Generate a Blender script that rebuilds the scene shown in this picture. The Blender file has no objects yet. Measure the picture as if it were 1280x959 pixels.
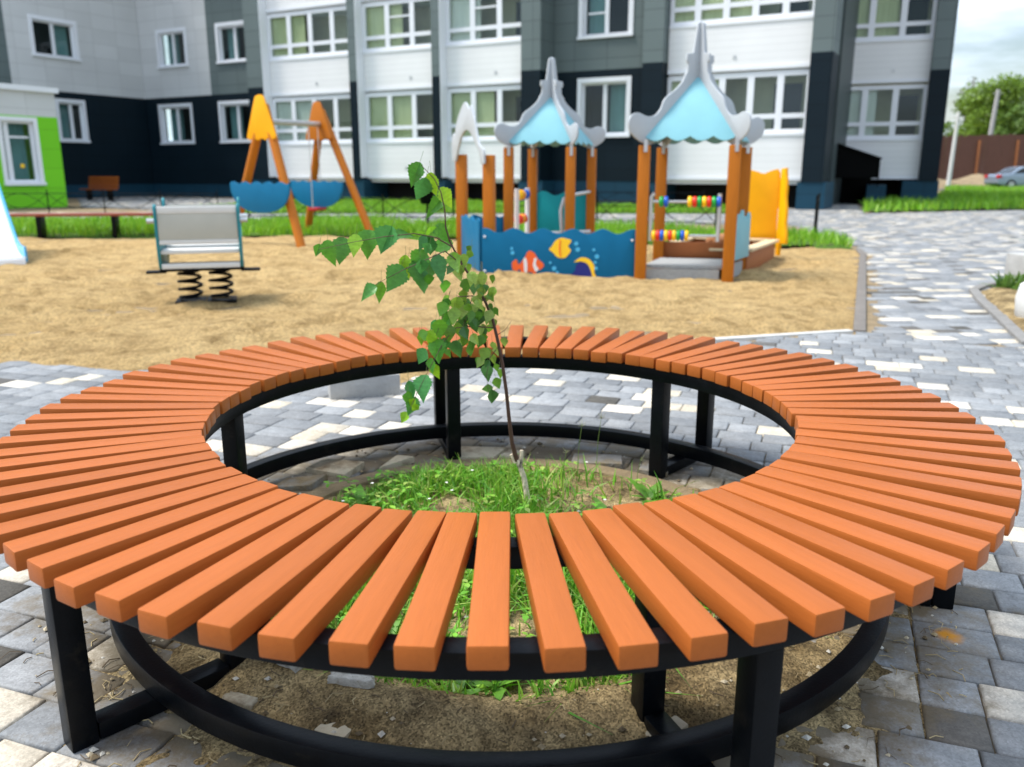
import bpy, bmesh, math, random
import numpy as np
from mathutils import Vector, Matrix
R = math.radians
rnd = random.Random(7)
nr = np.random.default_rng(11)
S = bpy.context.scene
COL = S.collection

# ------------------------------------------------------------------ camera
CAM_H = 1.07; PITCH = R(14.0); FPX = 1056.3
cam_d = bpy.data.cameras.new('camera'); cam = bpy.data.objects.new('camera', cam_d); COL.objects.link(cam)
cam.location = (0, 0, CAM_H); cam.rotation_euler = (R(90) - PITCH, 0, 0)
cam_d.sensor_width = 36; cam_d.lens = 36 * FPX / 1280; cam_d.clip_end = 3000; cam_d.clip_start = .05
cam_d.dof.use_dof = True; cam_d.dof.focus_distance = 1.9; cam_d.dof.aperture_fstop = 3.5
S.camera = cam
_cp, _sp = math.cos(PITCH), math.sin(PITCH)
def ray(x, y):
    u, v = x - 640, y - 479.5
    D = FPX * _cp - v * _sp
    return u / D, (-v * _cp - FPX * _sp) / D
def at(x, y, Y):                       # survey helper: point at distance Y
    a, b = ray(x, y); return Vector((a * Y, Y, CAM_H + b * Y))
def gp(x, y, z=0.0):                   # survey helper: point on the ground
    a, b = ray(x, y); Y = (z - CAM_H) / b; return Vector((a * Y, Y, z))

# ------------------------------------------------------------------ materials
def srgb(r, g, b):
    f = lambda c: (c / 255) / 12.92 if c / 255 <= .04045 else ((c / 255 + .055) / 1.055) ** 2.4
    return (f(r), f(g), f(b))
MATS = {}
def mat(name, col, rough=.5, metal=0, var=.0, scale=8, bump=0, bscale=40, spec=.5, stretch=None, attr=None, hue=0, dirt=None, trans=0):
    if name in MATS: return MATS[name]
    m = bpy.data.materials.new(name); m.use_nodes = True; MATS[name] = m
    nt = m.node_tree; N = nt.nodes; L = nt.links
    p = N['Principled BSDF']; p.inputs['Roughness'].default_value = rough; p.inputs['Metallic'].default_value = metal
    p.inputs['Specular IOR Level'].default_value = spec
    tc = N.new('ShaderNodeTexCoord'); vec = tc.outputs['Object']
    oi = N.new('ShaderNodeObjectInfo')
    ad = N.new('ShaderNodeVectorMath'); ad.operation = 'ADD'
    mu = N.new('ShaderNodeVectorMath'); mu.operation = 'SCALE'; mu.inputs['Scale'].default_value = 37.
    cx = N.new('ShaderNodeCombineXYZ')
    for i in range(3): L.new(oi.outputs['Random'], cx.inputs[i])
    L.new(cx.outputs[0], mu.inputs[0]); L.new(vec, ad.inputs[0]); L.new(mu.outputs[0], ad.inputs[1]); vec = ad.outputs[0]
    if stretch:
        mp = N.new('ShaderNodeMapping'); mp.inputs['Scale'].default_value = stretch; L.new(vec, mp.inputs[0]); vec = mp.outputs[0]
    src = None
    if attr:
        at_ = N.new('ShaderNodeAttribute'); at_.attribute_name = attr; src = at_.outputs['Color']
    if var > 0:
        n = N.new('ShaderNodeTexNoise'); n.inputs['Scale'].default_value = scale; n.inputs['Detail'].default_value = 6
        n.inputs['Roughness'].default_value = .65
        L.new(vec, n.inputs['Vector'])
        mr = N.new('ShaderNodeMapRange'); mr.inputs['From Min'].default_value = .25; mr.inputs['From Max'].default_value = .75
        mr.inputs['To Min'].default_value = 1 - var; mr.inputs['To Max'].default_value = 1 + var
        L.new(n.outputs['Fac'], mr.inputs['Value'])
        ml = N.new('ShaderNodeVectorMath'); ml.operation = 'SCALE'
        if src is not None: L.new(src, ml.inputs[0])
        else: ml.inputs[0].default_value = col
        L.new(mr.outputs[0], ml.inputs['Scale']); src = ml.outputs[0]
    if hue > 0:
        hs = N.new('ShaderNodeHueSaturation'); mr = N.new('ShaderNodeMapRange')
        mr.inputs['To Min'].default_value = 1 - hue; mr.inputs['To Max'].default_value = 1 + hue
        L.new(oi.outputs['Random'], mr.inputs['Value']); L.new(mr.outputs[0], hs.inputs['Value'])
        if src is not None: L.new(src, hs.inputs['Color'])
        else: hs.inputs['Color'].default_value = (*col, 1)
        src = hs.outputs[0]
    if dirt:
        dcol, dsc, lo, hi = dirt
        n2 = N.new('ShaderNodeTexNoise'); n2.inputs['Scale'].default_value = dsc; n2.inputs['Detail'].default_value = 8
        n2.inputs['Roughness'].default_value = .7
        L.new(vec, n2.inputs['Vector'])
        mr = N.new('ShaderNodeMapRange'); mr.inputs['From Min'].default_value = lo; mr.inputs['From Max'].default_value = hi
        L.new(n2.outputs['Fac'], mr.inputs['Value'])
        mx = N.new('ShaderNodeMix'); mx.data_type = 'RGBA'
        L.new(mr.outputs[0], mx.inputs['Factor'])
        if src is not None: L.new(src, mx.inputs['A'])
        else: mx.inputs['A'].default_value = (*col, 1)
        mx.inputs['B'].default_value = (*dcol, 1); src = mx.outputs['Result']
    if src is not None: L.new(src, p.inputs['Base Color'])
    else: p.inputs['Base Color'].default_value = (*col, 1)
    if bump > 0:
        n3 = N.new('ShaderNodeTexNoise'); n3.inputs['Scale'].default_value = bscale; n3.inputs['Detail'].default_value = 5
        L.new(vec, n3.inputs['Vector'])
        b = N.new('ShaderNodeBump'); b.inputs['Strength'].default_value = bump; b.inputs['Distance'].default_value = .02
        L.new(n3.outputs['Fac'], b.inputs['Height']); L.new(b.outputs[0], p.inputs['Normal'])
    if trans > 0:
        tr = N.new('ShaderNodeBsdfTranslucent'); mxs = N.new('ShaderNodeMixShader'); mxs.inputs[0].default_value = trans
        hs2 = N.new('ShaderNodeHueSaturation'); hs2.inputs['Value'].default_value = 1.5; hs2.inputs['Hue'].default_value = .485
        if src is not None: L.new(src, hs2.inputs['Color'])
        else: hs2.inputs['Color'].default_value = (*col, 1)
        L.new(hs2.outputs[0], tr.inputs['Color'])
        L.new(p.outputs[0], mxs.inputs[1]); L.new(tr.outputs[0], mxs.inputs[2])
        L.new(mxs.outputs[0], N['Material Output'].inputs['Surface'])
    return m

def panel_mat(name, col, w, h, rough=.55, gap=.5, var=.05, spec=.5):      # facade cladding in sheets with thin joints (UV in metres)
    if name in MATS: return MATS[name]
    m = bpy.data.materials.new(name); m.use_nodes = True; MATS[name] = m
    nt = m.node_tree; N = nt.nodes; L = nt.links; p = N['Principled BSDF']; p.inputs['Roughness'].default_value = rough; p.inputs['Specular IOR Level'].default_value = spec
    tc = N.new('ShaderNodeTexCoord'); br = N.new('ShaderNodeTexBrick')
    br.inputs['Scale'].default_value = 1; br.inputs['Brick Width'].default_value = w; br.inputs['Row Height'].default_value = h
    br.inputs['Mortar Size'].default_value = .012; br.inputs['Mortar Smooth'].default_value = .2; br.offset = 0.0
    br.inputs['Color1'].default_value = (*[c * (1 - var) for c in col], 1); br.inputs['Color2'].default_value = (*[c * (1 + var) for c in col], 1)
    br.inputs['Mortar'].default_value = (*[c * gap for c in col], 1)
    L.new(tc.outputs['UV'], br.inputs['Vector'])
    n = N.new('ShaderNodeTexNoise'); n.inputs['Scale'].default_value = .7; n.inputs['Detail'].default_value = 6; L.new(tc.outputs['UV'], n.inputs['Vector'])
    mr = N.new('ShaderNodeMapRange'); mr.inputs['To Min'].default_value = .9; mr.inputs['To Max'].default_value = 1.08; L.new(n.outputs['Fac'], mr.inputs[0])
    ml = N.new('ShaderNodeVectorMath'); ml.operation = 'SCALE'; L.new(br.outputs['Color'], ml.inputs[0]); L.new(mr.outputs[0], ml.inputs['Scale'])
    L.new(ml.outputs[0], p.inputs['Base Color'])
    return m

def glass_mat(name, tint, refl=.28):
    m = bpy.data.materials.new(name); m.use_nodes = True; MATS[name] = m
    nt = m.node_tree; N = nt.nodes; L = nt.links; N.remove(N['Principled BSDF'])
    t = N.new('ShaderNodeBsdfTransparent'); t.inputs[0].default_value = (*tint, 1)
    g = N.new('ShaderNodeBsdfGlossy'); g.inputs['Roughness'].default_value = .03; g.inputs[0].default_value = (.8, .9, .95, 1)
    lw = N.new('ShaderNodeFresnel'); lw.inputs['IOR'].default_value = 1.55
    mx = N.new('ShaderNodeMixShader'); gm = N.new('ShaderNodeNewGeometry'); fm = N.new('ShaderNodeMath'); fm.operation = 'SUBTRACT'; fm.use_clamp = True
    L.new(lw.outputs[0], fm.inputs[0]); L.new(gm.outputs['Backfacing'], fm.inputs[1]); L.new(fm.outputs[0], mx.inputs[0]); L.new(t.outputs[0], mx.inputs[1]); L.new(g.outputs[0], mx.inputs[2])
    L.new(mx.outputs[0], N['Material Output'].inputs['Surface'])
    return m

M_slat = mat('painted_wood', (.355, .098, .019), .40, var=.08, scale=7, stretch=(1.2, 14, 14), bump=.08, bscale=26, hue=.06, spec=.2,
             dirt=((.17, .040, .010), 3.2, .62, .9))
M_black = mat('black_steel', (.0025, .0035, .005), .33, spec=.12, var=.3, scale=30, bump=.04, bscale=160, dirt=((.035, .03, .022), 11, .60, .95))
M_post = mat('orange_timber', (.44, .135, .007), .5, spec=.25, var=.16, scale=5, stretch=(14, 14, 1))
M_grey = mat('grey_plywood', (.42, .455, .485), .5, spec=.3, var=.05, scale=6)
M_turq = mat('turquoise_plywood', srgb(120, 174, 185), .5, spec=.25, var=.05, scale=5)
M_blue = mat('blue_plywood', srgb(2, 98, 140), .5, spec=.2, var=.07, scale=5)
M_teal = mat('teal_plywood', srgb(14, 142, 152), .5, spec=.25, var=.06, scale=5)
M_yell = mat('yellow_plywood', srgb(240, 168, 4), .5, spec=.25, var=.05, scale=5)
M_galv = mat('galvanised_steel', (.55, .56, .57), .38, .6, var=.08, scale=9)
M_deck = mat('weathered_boards', (.30, .31, .31), .7, var=.2, scale=8, stretch=(1, 16, 6))
M_brown = mat('brown_board', srgb(150, 84, 34), .6, var=.15, scale=8, stretch=(1, 12, 12))
M_pale = mat('pale_board', srgb(208, 186, 148), .6, var=.1, scale=8)
M_white = mat('white_plastic', (.80, .81, .83), .35, var=.02)
M_conc = mat('concrete', (.36, .36, .35), .85, var=.15, scale=9, bump=.3, bscale=60)
M_concw = mat('white_concrete', (.62, .62, .60), .7, var=.08, scale=9, bump=.15, bscale=50)
M_kerb = mat('muddy_kerb', (.19, .14, .075), .9, var=.35, scale=9, bump=.6, bscale=45, dirt=((.27, .24, .18), 6, .6, .8))
M_bark = mat('birch_bark', (.62, .52, .38), .8, var=.5, scale=60, stretch=(1, 1, .5), bump=.5, bscale=120, dirt=((.05, .035, .025), 35, .56, .66))
M_twig = mat('twig_bark', (.075, .032, .022), .6, var=.3, scale=60)
M_leaf = mat('birch_leaf', (.1, .2, .03), .36, attr='col', var=.22, scale=60, trans=.32, bump=.15, bscale=130)
M_grass = mat('grass_blade', (.1, .25, .02), .5, attr='col', trans=.28)
M_foliage = mat('tree_foliage', (.06, .12, .02), .6, attr='col', trans=.25)
M_trunk = mat('tree_trunk', (.16, .12, .08), .9, var=.3, scale=20)
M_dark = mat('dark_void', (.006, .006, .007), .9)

# paving: per-block colour, fine grain, mud near the bench
def paving_material():
    m = bpy.data.materials.new('paving_blocks'); m.use_nodes = True
    nt = m.node_tree; N = nt.nodes; L = nt.links; p = N['Principled BSDF']; p.inputs['Roughness'].default_value = .68
    p.inputs['Specular IOR Level'].default_value = .28
    a = N.new('ShaderNodeAttribute'); a.attribute_name = 'col'
    tc = N.new('ShaderNodeTexCoord')
    n = N.new('ShaderNodeTexNoise'); n.inputs['Scale'].default_value = 22; n.inputs['Detail'].default_value = 9; n.inputs['Roughness'].default_value = .72
    L.new(tc.outputs['Object'], n.inputs['Vector'])
    mr = N.new('ShaderNodeMapRange'); mr.inputs[1].default_value = .28; mr.inputs[2].default_value = .72; mr.inputs[3].default_value = .72; mr.inputs[4].default_value = 1.22
    L.new(n.outputs['Fac'], mr.inputs[0])
    s = N.new('ShaderNodeVectorMath'); s.operation = 'SCALE'; L.new(a.outputs['Color'], s.inputs[0]); L.new(mr.outputs[0], s.inputs['Scale'])
    # pale flecks and efflorescence
    v = N.new('ShaderNodeTexNoise'); v.inputs['Scale'].default_value = 9; v.inputs['Detail'].default_value = 10; v.inputs['Roughness'].default_value = .8
    L.new(tc.outputs['Object'], v.inputs['Vector'])
    r2 = N.new('ShaderNodeMapRange'); r2.inputs[1].default_value = .60; r2.inputs[2].default_value = .75; r2.inputs[4].default_value = .45; L.new(v.outputs['Fac'], r2.inputs[0])
    mx = N.new('ShaderNodeMix'); mx.data_type = 'RGBA'; L.new(r2.outputs[0], mx.inputs['Factor']); L.new(s.outputs[0], mx.inputs['A']); mx.inputs['B'].default_value = (.40, .405, .41, 1)
    sp = N.new('ShaderNodeTexVoronoi'); sp.inputs['Scale'].default_value = 230; L.new(tc.outputs['Object'], sp.inputs['Vector'])
    sb_ = N.new('ShaderNodeRGBToBW'); L.new(sp.outputs['Color'], sb_.inputs[0])
    sr = N.new('ShaderNodeMapRange'); sr.inputs[3].default_value = .80; sr.inputs[4].default_value = 1.2; L.new(sb_.outputs[0], sr.inputs[0])
    ss = N.new('ShaderNodeVectorMath'); ss.operation = 'SCALE'; L.new(mx.outputs['Result'], ss.inputs[0]); L.new(sr.outputs[0], ss.inputs['Scale'])
    # mud patches round the planting pit
    d = N.new('ShaderNodeVectorMath'); d.operation = 'DISTANCE'; d.inputs[1].default_value = (-.03, 2.263, 0); L.new(tc.outputs['Object'], d.inputs[0])
    r3 = N.new('ShaderNodeMapRange'); r3.inputs[1].default_value = 1.6; r3.inputs[2].default_value = 1.0; r3.inputs[3].default_value = 0; r3.inputs[4].default_value = .42; L.new(d.outputs['Value'], r3.inputs[0])
    w = N.new('ShaderNodeTexNoise'); w.inputs['Scale'].default_value = 5; w.inputs['Detail'].default_value = 9; w.inputs['Roughness'].default_value = .75; L.new(tc.outputs['Object'], w.inputs['Vector'])
    ad = N.new('ShaderNodeMath'); ad.operation = 'ADD'; L.new(w.outputs['Fac'], ad.inputs[0]); L.new(r3.outputs[0], ad.inputs[1])
    r4 = N.new('ShaderNodeMapRange'); r4.inputs[1].default_value = .74; r4.inputs[2].default_value = .92; r4.inputs[4].default_value = .85; L.new(ad.outputs[0], r4.inputs[0])
    m2 = N.new('ShaderNodeMix'); m2.data_type = 'RGBA'; L.new(r4.outputs[0], m2.inputs['Factor']); L.new(ss.outputs[0], m2.inputs['A']); m2.inputs['B'].default_value = (.13, .10, .055, 1)
    # one rust spot
    d2 = N.new('ShaderNodeVectorMath'); d2.operation = 'DISTANCE'; d2.inputs[1].default_value = (1.04, 1.81, 0)
    wn = N.new('ShaderNodeTexNoise'); wn.inputs['Scale'].default_value = 30; L.new(tc.outputs['Object'], wn.inputs['Vector'])
    wv = N.new('ShaderNodeVectorMath'); wv.operation = 'MULTIPLY_ADD'; wv.inputs[1].default_value = (.03, .03, 0); L.new(wn.outputs['Color'], wv.inputs[0]); L.new(tc.outputs['Object'], wv.inputs[2])
    sb = N.new('ShaderNodeVectorMath'); sb.operation = 'SUBTRACT'; sb.inputs[1].default_value = (.015, .015, 0); L.new(wv.outputs[0], sb.inputs[0]); L.new(sb.outputs[0], d2.inputs[0])
    r5 = N.new('ShaderNodeMapRange'); r5.inputs[1].default_value = .040; r5.inputs[2].default_value = .012; r5.inputs[3].default_value = 0; r5.inputs[4].default_value = 1; L.new(d2.outputs['Value'], r5.inputs[0])
    m3 = N.new('ShaderNodeMix'); m3.data_type = 'RGBA'; L.new(r5.outputs[0], m3.inputs['Factor']); L.new(m2.outputs['Result'], m3.inputs['A']); m3.inputs['B'].default_value = (.46, .20, .012, 1)
    L.new(m3.outputs['Result'], p.inputs['Base Color'])
    f = N.new('ShaderNodeTexNoise'); f.inputs['Scale'].default_value = 120; f.inputs['Detail'].default_value = 4; L.new(tc.outputs['Object'], f.inputs['Vector'])
    b = N.new('ShaderNodeBump'); b.inputs['Strength'].default_value = .35; b.inputs['Distance'].default_value = .004; L.new(f.outputs['Fac'], b.inputs['Height']); L.new(b.outputs[0], p.inputs['Normal'])
    return m

def earth_material(name, c1, c2, c3, s1, s2, bump=.6, bs=60, stones=None, fine=.012):
    m = bpy.data.materials.new(name); m.use_nodes = True; MATS[name] = m
    nt = m.node_tree; N = nt.nodes; L = nt.links; p = N['Principled BSDF']; p.inputs['Roughness'].default_value = .95; p.inputs['Specular IOR Level'].default_value = .15
    tc = N.new('ShaderNodeTexCoord')
    def noise(s, d=8, r=.7):
        n = N.new('ShaderNodeTexNoise'); n.inputs['Scale'].default_value = s; n.inputs['Detail'].default_value = d; n.inputs['Roughness'].default_value = r
        L.new(tc.outputs['Object'], n.inputs['Vector']); return n
    a, b = noise(s1), noise(s2)
    ra = N.new('ShaderNodeMapRange'); ra.inputs[1].default_value = .38; ra.inputs[2].default_value = .66; L.new(a.outputs['Fac'], ra.inputs[0])
    mx = N.new('ShaderNodeMix'); mx.data_type = 'RGBA'; L.new(ra.outputs[0], mx.inputs['Factor']); mx.inputs['A'].default_value = (*c1, 1); mx.inputs['B'].default_value = (*c2, 1)
    rb = N.new('ShaderNodeMapRange'); rb.inputs[1].default_value = .47; rb.inputs[2].default_value = .68; rb.inputs[4].default_value = .85; L.new(b.outputs['Fac'], rb.inputs[0])
    m2 = N.new('ShaderNodeMix'); m2.data_type = 'RGBA'; L.new(rb.outputs[0], m2.inputs['Factor']); L.new(mx.outputs['Result'], m2.inputs['A']); m2.inputs['B'].default_value = (*c3, 1)
    src = m2.outputs['Result']
    if stones:
        v = N.new('ShaderNodeTexVoronoi'); v.inputs['Scale'].default_value = stones; L.new(tc.outputs['Object'], v.inputs['Vector'])
        bw = N.new('ShaderNodeRGBToBW'); L.new(v.outputs['Color'], bw.inputs[0])
        rs = N.new('ShaderNodeMapRange'); rs.inputs[1].default_value = .15; rs.inputs[2].default_value = .85; rs.inputs[3].default_value =   .74 if stones < 100 else .5; rs.inputs[4].default_value = 1.24 if stones < 100 else 1.65; L.new(bw.outputs[0], rs.inputs[0])
        sc = N.new('ShaderNodeVectorMath'); sc.operation = 'SCALE'; L.new(src, sc.inputs[0]); L.new(rs.outputs[0], sc.inputs['Scale']); src = sc.outputs[0]
    L.new(src, p.inputs['Base Color'])
    f = noise(bs, 8, .75); bp = N.new('ShaderNodeBump'); bp.inputs['Strength'].default_value = bump; bp.inputs['Distance'].default_value = fine
    L.new(f.outputs['Fac'], bp.inputs['Height']); L.new(bp.outputs[0], p.inputs['Normal'])
    return m
M_sand = earth_material('sand', (.58, .41, .19), (.48, .325, .14), (.24, .15, .055), .9, 5.5, 1, 30, fine=.05, stones=75)
M_soil = earth_material('soil', (.15, .105, .048), (.46, .35, .18), (.055, .038, .02), 5, 9, 1, 90, stones=260, fine=.010)
M_dirt = earth_material('dirt', (.20, .15, .09), (.30, .23, .14), (.10, .08, .05), .2, 1.5, .7, 8)
M_lawnbase = earth_material('turf', (.05, .10, .014), (.075, .15, .02), (.06, .06, .03), .6, 4, .5, 20)

# ------------------------------------------------------------------ mesh builder
class MB:
    def __init__(s): s.v = []; s.f = []; s.c = []; s.uv = None
    def add(s, vs, fs, col=None):
        o = len(s.v); s.v += [tuple(v) for v in vs]; s.f += [tuple(o + i for i in f) for f in fs]; s.c += [col or (1, 1, 1)] * len(fs); return s
    def box(s, c, d, rz=0, rot=None, col=None):
        m = rot or Matrix.Rotation(rz, 3, 'Z'); c = Vector(c)
        vs = [c + m @ Vector((x * d[0] / 2, y * d[1] / 2, z * d[2] / 2)) for x in (-1, 1) for y in (-1, 1) for z in (-1, 1)]
        return s.add(vs, [(0, 1, 3, 2), (4, 6, 7, 5), (0, 4, 5, 1), (2, 3, 7, 6), (0, 2, 6, 4), (1, 5, 7, 3)], col)
    def beam(s, a, b, w, h, up=(0, 0, 1)):
        a, b = Vector(a), Vector(b); x = (b - a).normalized(); y = Vector(up).cross(x)
        if y.length < 1e-4: y = Vector((1, 0, 0)).cross(x)
        y.normalize(); z = x.cross(y)
        return s.box((a + b) / 2, ((b - a).length, w, h), rot=Matrix((x, y, z)).transposed())
    def prism(s, pts, o, ux, uy, th, col=None):     # outline in plane (ux,uy) at o, thickness centred
        o, ux, uy = Vector(o), Vector(ux).normalized(), Vector(uy).normalized(); n = ux.cross(uy).normalized() * th / 2
        k = len(pts); P = [o + ux * p[0] + uy * p[1] for p in pts]
        fs = [tuple(range(k, 2 * k)), tuple(range(k - 1, -1, -1))] + [(i, (i + 1) % k, k + (i + 1) % k, k + i) for i in range(k)]
        return s.add([p - n for p in P] + [p + n for p in P], fs, col)
    def tube(s, path, r, n=10, caps=True, closed=False, col=None):
        P = [Vector(p) for p in path]; k = len(P); rr = r if isinstance(r, (list, tuple)) else [r] * k
        vs = []; prev = None
        for i, p in enumerate(P):
            if closed: t = P[(i + 1) % k] - P[i - 1]
            else: t = P[min(i + 1, k - 1)] - P[max(i - 1, 0)]
            t.normalize()
            if prev is None:
                x = t.orthogonal().normalized()
            else:
                x = (prev - t * prev.dot(t)).normalized()
            prev = x; y = t.cross(x)
            vs += [p + (x * math.cos(2 * math.pi * j / n) + y * math.sin(2 * math.pi * j / n)) * rr[i] for j in range(n)]
        fs = []
        for i in range(k if closed else k - 1):
            a, b = i * n, ((i + 1) % k) * n
            fs += [(a + j, a + (j + 1) % n, b + (j + 1) % n, b + j) for j in range(n)]
        if caps and not closed: fs += [tuple(range(n - 1, -1, -1)), tuple(range((k - 1) * n, k * n))]
        return s.add(vs, fs, col)
    def ring(s, c, r0, r1, z0, z1, n=96):
        vs = []; cx, cy = c
        for i in range(n):
            a = 2 * math.pi * i / n; ca, sa = math.cos(a), math.sin(a)
            vs += [(cx + r0 * ca, cy + r0 * sa, z0), (cx + r1 * ca, cy + r1 * sa, z0), (cx + r1 * ca, cy + r1 * sa, z1), (cx + r0 * ca, cy + r0 * sa, z1)]
        fs = []
        for i in range(n):
            a, b = i * 4, ((i + 1) % n) * 4
            fs += [(a + j, a + (j + 1) % 4, b + (j + 1) % 4, b + j)[::-1] for j in range(4)]
        return s.add(vs, fs)
    def lathe(s, prof, c, n=24, axis='Z', rot=None):
        vs = []; m = rot or Matrix.Identity(3); c = Vector(c)
        for r, z in prof: vs += [c + m @ Vector((r * math.cos(2 * math.pi * j / n), r * math.sin(2 * math.pi * j / n), z)) for j in range(n)]
        k = len(prof); fs = []
        for i in range(k - 1): fs += [(i * n + j, i * n + (j + 1) % n, (i + 1) * n + (j + 1) % n, (i + 1) * n + j) for j in range(n)]
        fs += [tuple(range(n - 1, -1, -1)), tuple(range((k - 1) * n, k * n))]
        return s.add(vs, fs)
    def build(s, name, m, parent=None, bevel=0, seg=2, smooth=True, cols=False, ang=35):
        me = bpy.data.meshes.new(name); me.from_pydata(s.v, [], s.f)
        if cols:
            ca = me.color_attributes.new('col', 'FLOAT_COLOR', 'CORNER')
            arr = np.ones((len(me.loops), 4), np.float32)
            lt = np.empty(len(me.polygons), np.int32); me.polygons.foreach_get('loop_total', lt)
            arr[:, :3] = np.repeat(np.array(s.c, np.float32), lt, axis=0); ca.data.foreach_set('color', arr.ravel())
        bm = bmesh.new(); bm.from_mesh(me)
        if not cols: bmesh.ops.recalc_face_normals(bm, faces=bm.faces)
        if bevel: bmesh.ops.bevel(bm, geom=[e for e in bm.edges if len(e.link_faces) == 2 and e.calc_face_angle(0) > .5], offset=bevel, segments=seg, affect='EDGES', profile=.6, clamp_overlap=True)
        bm.to_mesh(me); bm.free()
        if smooth: me.shade_smooth(); me.set_sharp_from_angle(angle=R(ang))
        if s.uv: s.uv(me)
        me.materials.append(m)
        o = bpy.data.objects.new(name, me); COL.objects.link(o)
        if parent is not None:
            o.parent = parent
            root = parent
            off = Vector((0, 0, 0))
            while root is not None: off += root.location; root = root.parent
            if off.length > 0: me.transform(Matrix.Translation(-off))
        return o
def thing(name, label, cat, loc=(0, 0, 0), group=None):
    o = bpy.data.objects.new(name, None); COL.objects.link(o); o.location = loc; o.empty_display_size = .2
    return tag(o, label, cat, group)
def tag(o, label, cat, group=None, kind=None):
    o['label'] = label; o['category'] = cat
    if group: o['group'] = group
    if kind: o['kind'] = kind
    return o
def struct(o, label=None, cat=None, kind='structure'):
    o['kind'] = kind
    if label: o['label'] = label; o['category'] = cat
    return o
def copy_tree(o, parent=None):
    c = o.copy(); COL.objects.link(c); c.parent = parent
    for ch in o.children: copy_tree(ch, c)
    return c
def raw_mesh(name, V, F, m, cols=None, smooth=False):       # fast path: V (n,3), F (k,4) or (k,3)
    me = bpy.data.meshes.new(name); k = F.shape[1]
    me.vertices.add(len(V)); me.vertices.foreach_set('co', V.astype(np.float32).ravel())
    me.loops.add(F.size); me.loops.foreach_set('vertex_index', F.astype(np.int32).ravel())
    me.polygons.add(len(F)); me.polygons.foreach_set('loop_start', np.arange(0, F.size, k, dtype=np.int32))
    me.polygons.foreach_set('loop_total', np.full(len(F), k, np.int32))
    me.update(calc_edges=True); me.validate()
    if cols is not None:
        ca = me.color_attributes.new('col', 'FLOAT_COLOR', 'CORNER'); a = np.ones((F.size, 4), np.float32)
        a[:, :3] = np.repeat(cols, k, axis=0); ca.data.foreach_set('color', a.ravel())
    if smooth: me.shade_smooth()
    me.materials.append(m); o = bpy.data.objects.new(name, me); COL.objects.link(o); return o
def vnoise(x, y, s, seed=0):                                 # smooth value noise, numpy
    x = np.asarray(x) * s; y = np.asarray(y) * s
    xi, yi = np.floor(x).astype(int), np.floor(y).astype(int); xf, yf = x - xi, y - yi
    h = lambda i, j: (np.sin(i * 127.1 + j * 311.7 + seed * 74.7) * 43758.5453) % 1.0
    u, w = xf * xf * (3 - 2 * xf), yf * yf * (3 - 2 * yf)
    return (h(xi, yi) * (1 - u) + h(xi + 1, yi) * u) * (1 - w) + (h(xi, yi + 1) * (1 - u) + h(xi + 1, yi + 1) * u) * w
def inside(poly, x, y):
    x = np.asarray(x, float); y = np.asarray(y, float); c = np.zeros(x.shape, bool); j = len(poly) - 1
    for i in range(len(poly)):
        xi, yi = poly[i]; xj, yj = poly[j]
        c ^= ((yi > y) != (yj > y)) & (x < (xj - xi) * (y - yi) / ((yj - yi) or 1e-9) + xi); j = i
    return c
def blades(name, pts, h, w, m, base_cols, lean=.5, seg=2, cjit=.25):
    n = len(pts); h = np.asarray(h); ang = nr.uniform(0, 2 * np.pi, n); la = nr.uniform(0, 2 * np.pi, n)
    ln = np.abs(nr.normal(0, lean, n)) * h
    side = np.stack([np.cos(ang), np.sin(ang), np.zeros(n)], 1) * (w * nr.uniform(.6, 1.3, n))[:, None]
    dirv = np.stack([np.cos(la), np.sin(la), np.zeros(n)], 1)
    V = []
    for t, ws in ((0, 1), (.55, .85), (1, .08)):
        c = pts + dirv * (ln * t * t)[:, None]; c = c.copy(); c[:, 2] += h * (t - .18 * t * t * (ln / h).clip(0, 1.6))
        V += [c - side * ws / 2, c + side * ws / 2]
    V = np.stack(V, 1).reshape(-1, 3)
    b = np.arange(n)[:, None] * 6
    F = np.concatenate([b + np.array([0, 1, 3, 2]), b + np.array([2, 3, 5, 4])], 1).reshape(-1, 4)
    bc = np.array(base_cols)[nr.integers(0, len(base_cols), n)] * nr.uniform(1 - cjit, 1 + cjit, (n, 1))
    return raw_mesh(name, V, F, m, np.repeat(bc, 2, axis=0))

C = (-.03, 2.263)            # centre of the round bench
# ------------------------------------------------------------------ ground, paving, sand
g = MB(); g.add([(-900, -300, -.014), (900, -300, -.014), (900, 1600, -.014), (-900, 1600, -.014)], [(0, 1, 2, 3)])
struct(g.build('ground', M_dirt, smooth=False))

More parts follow.
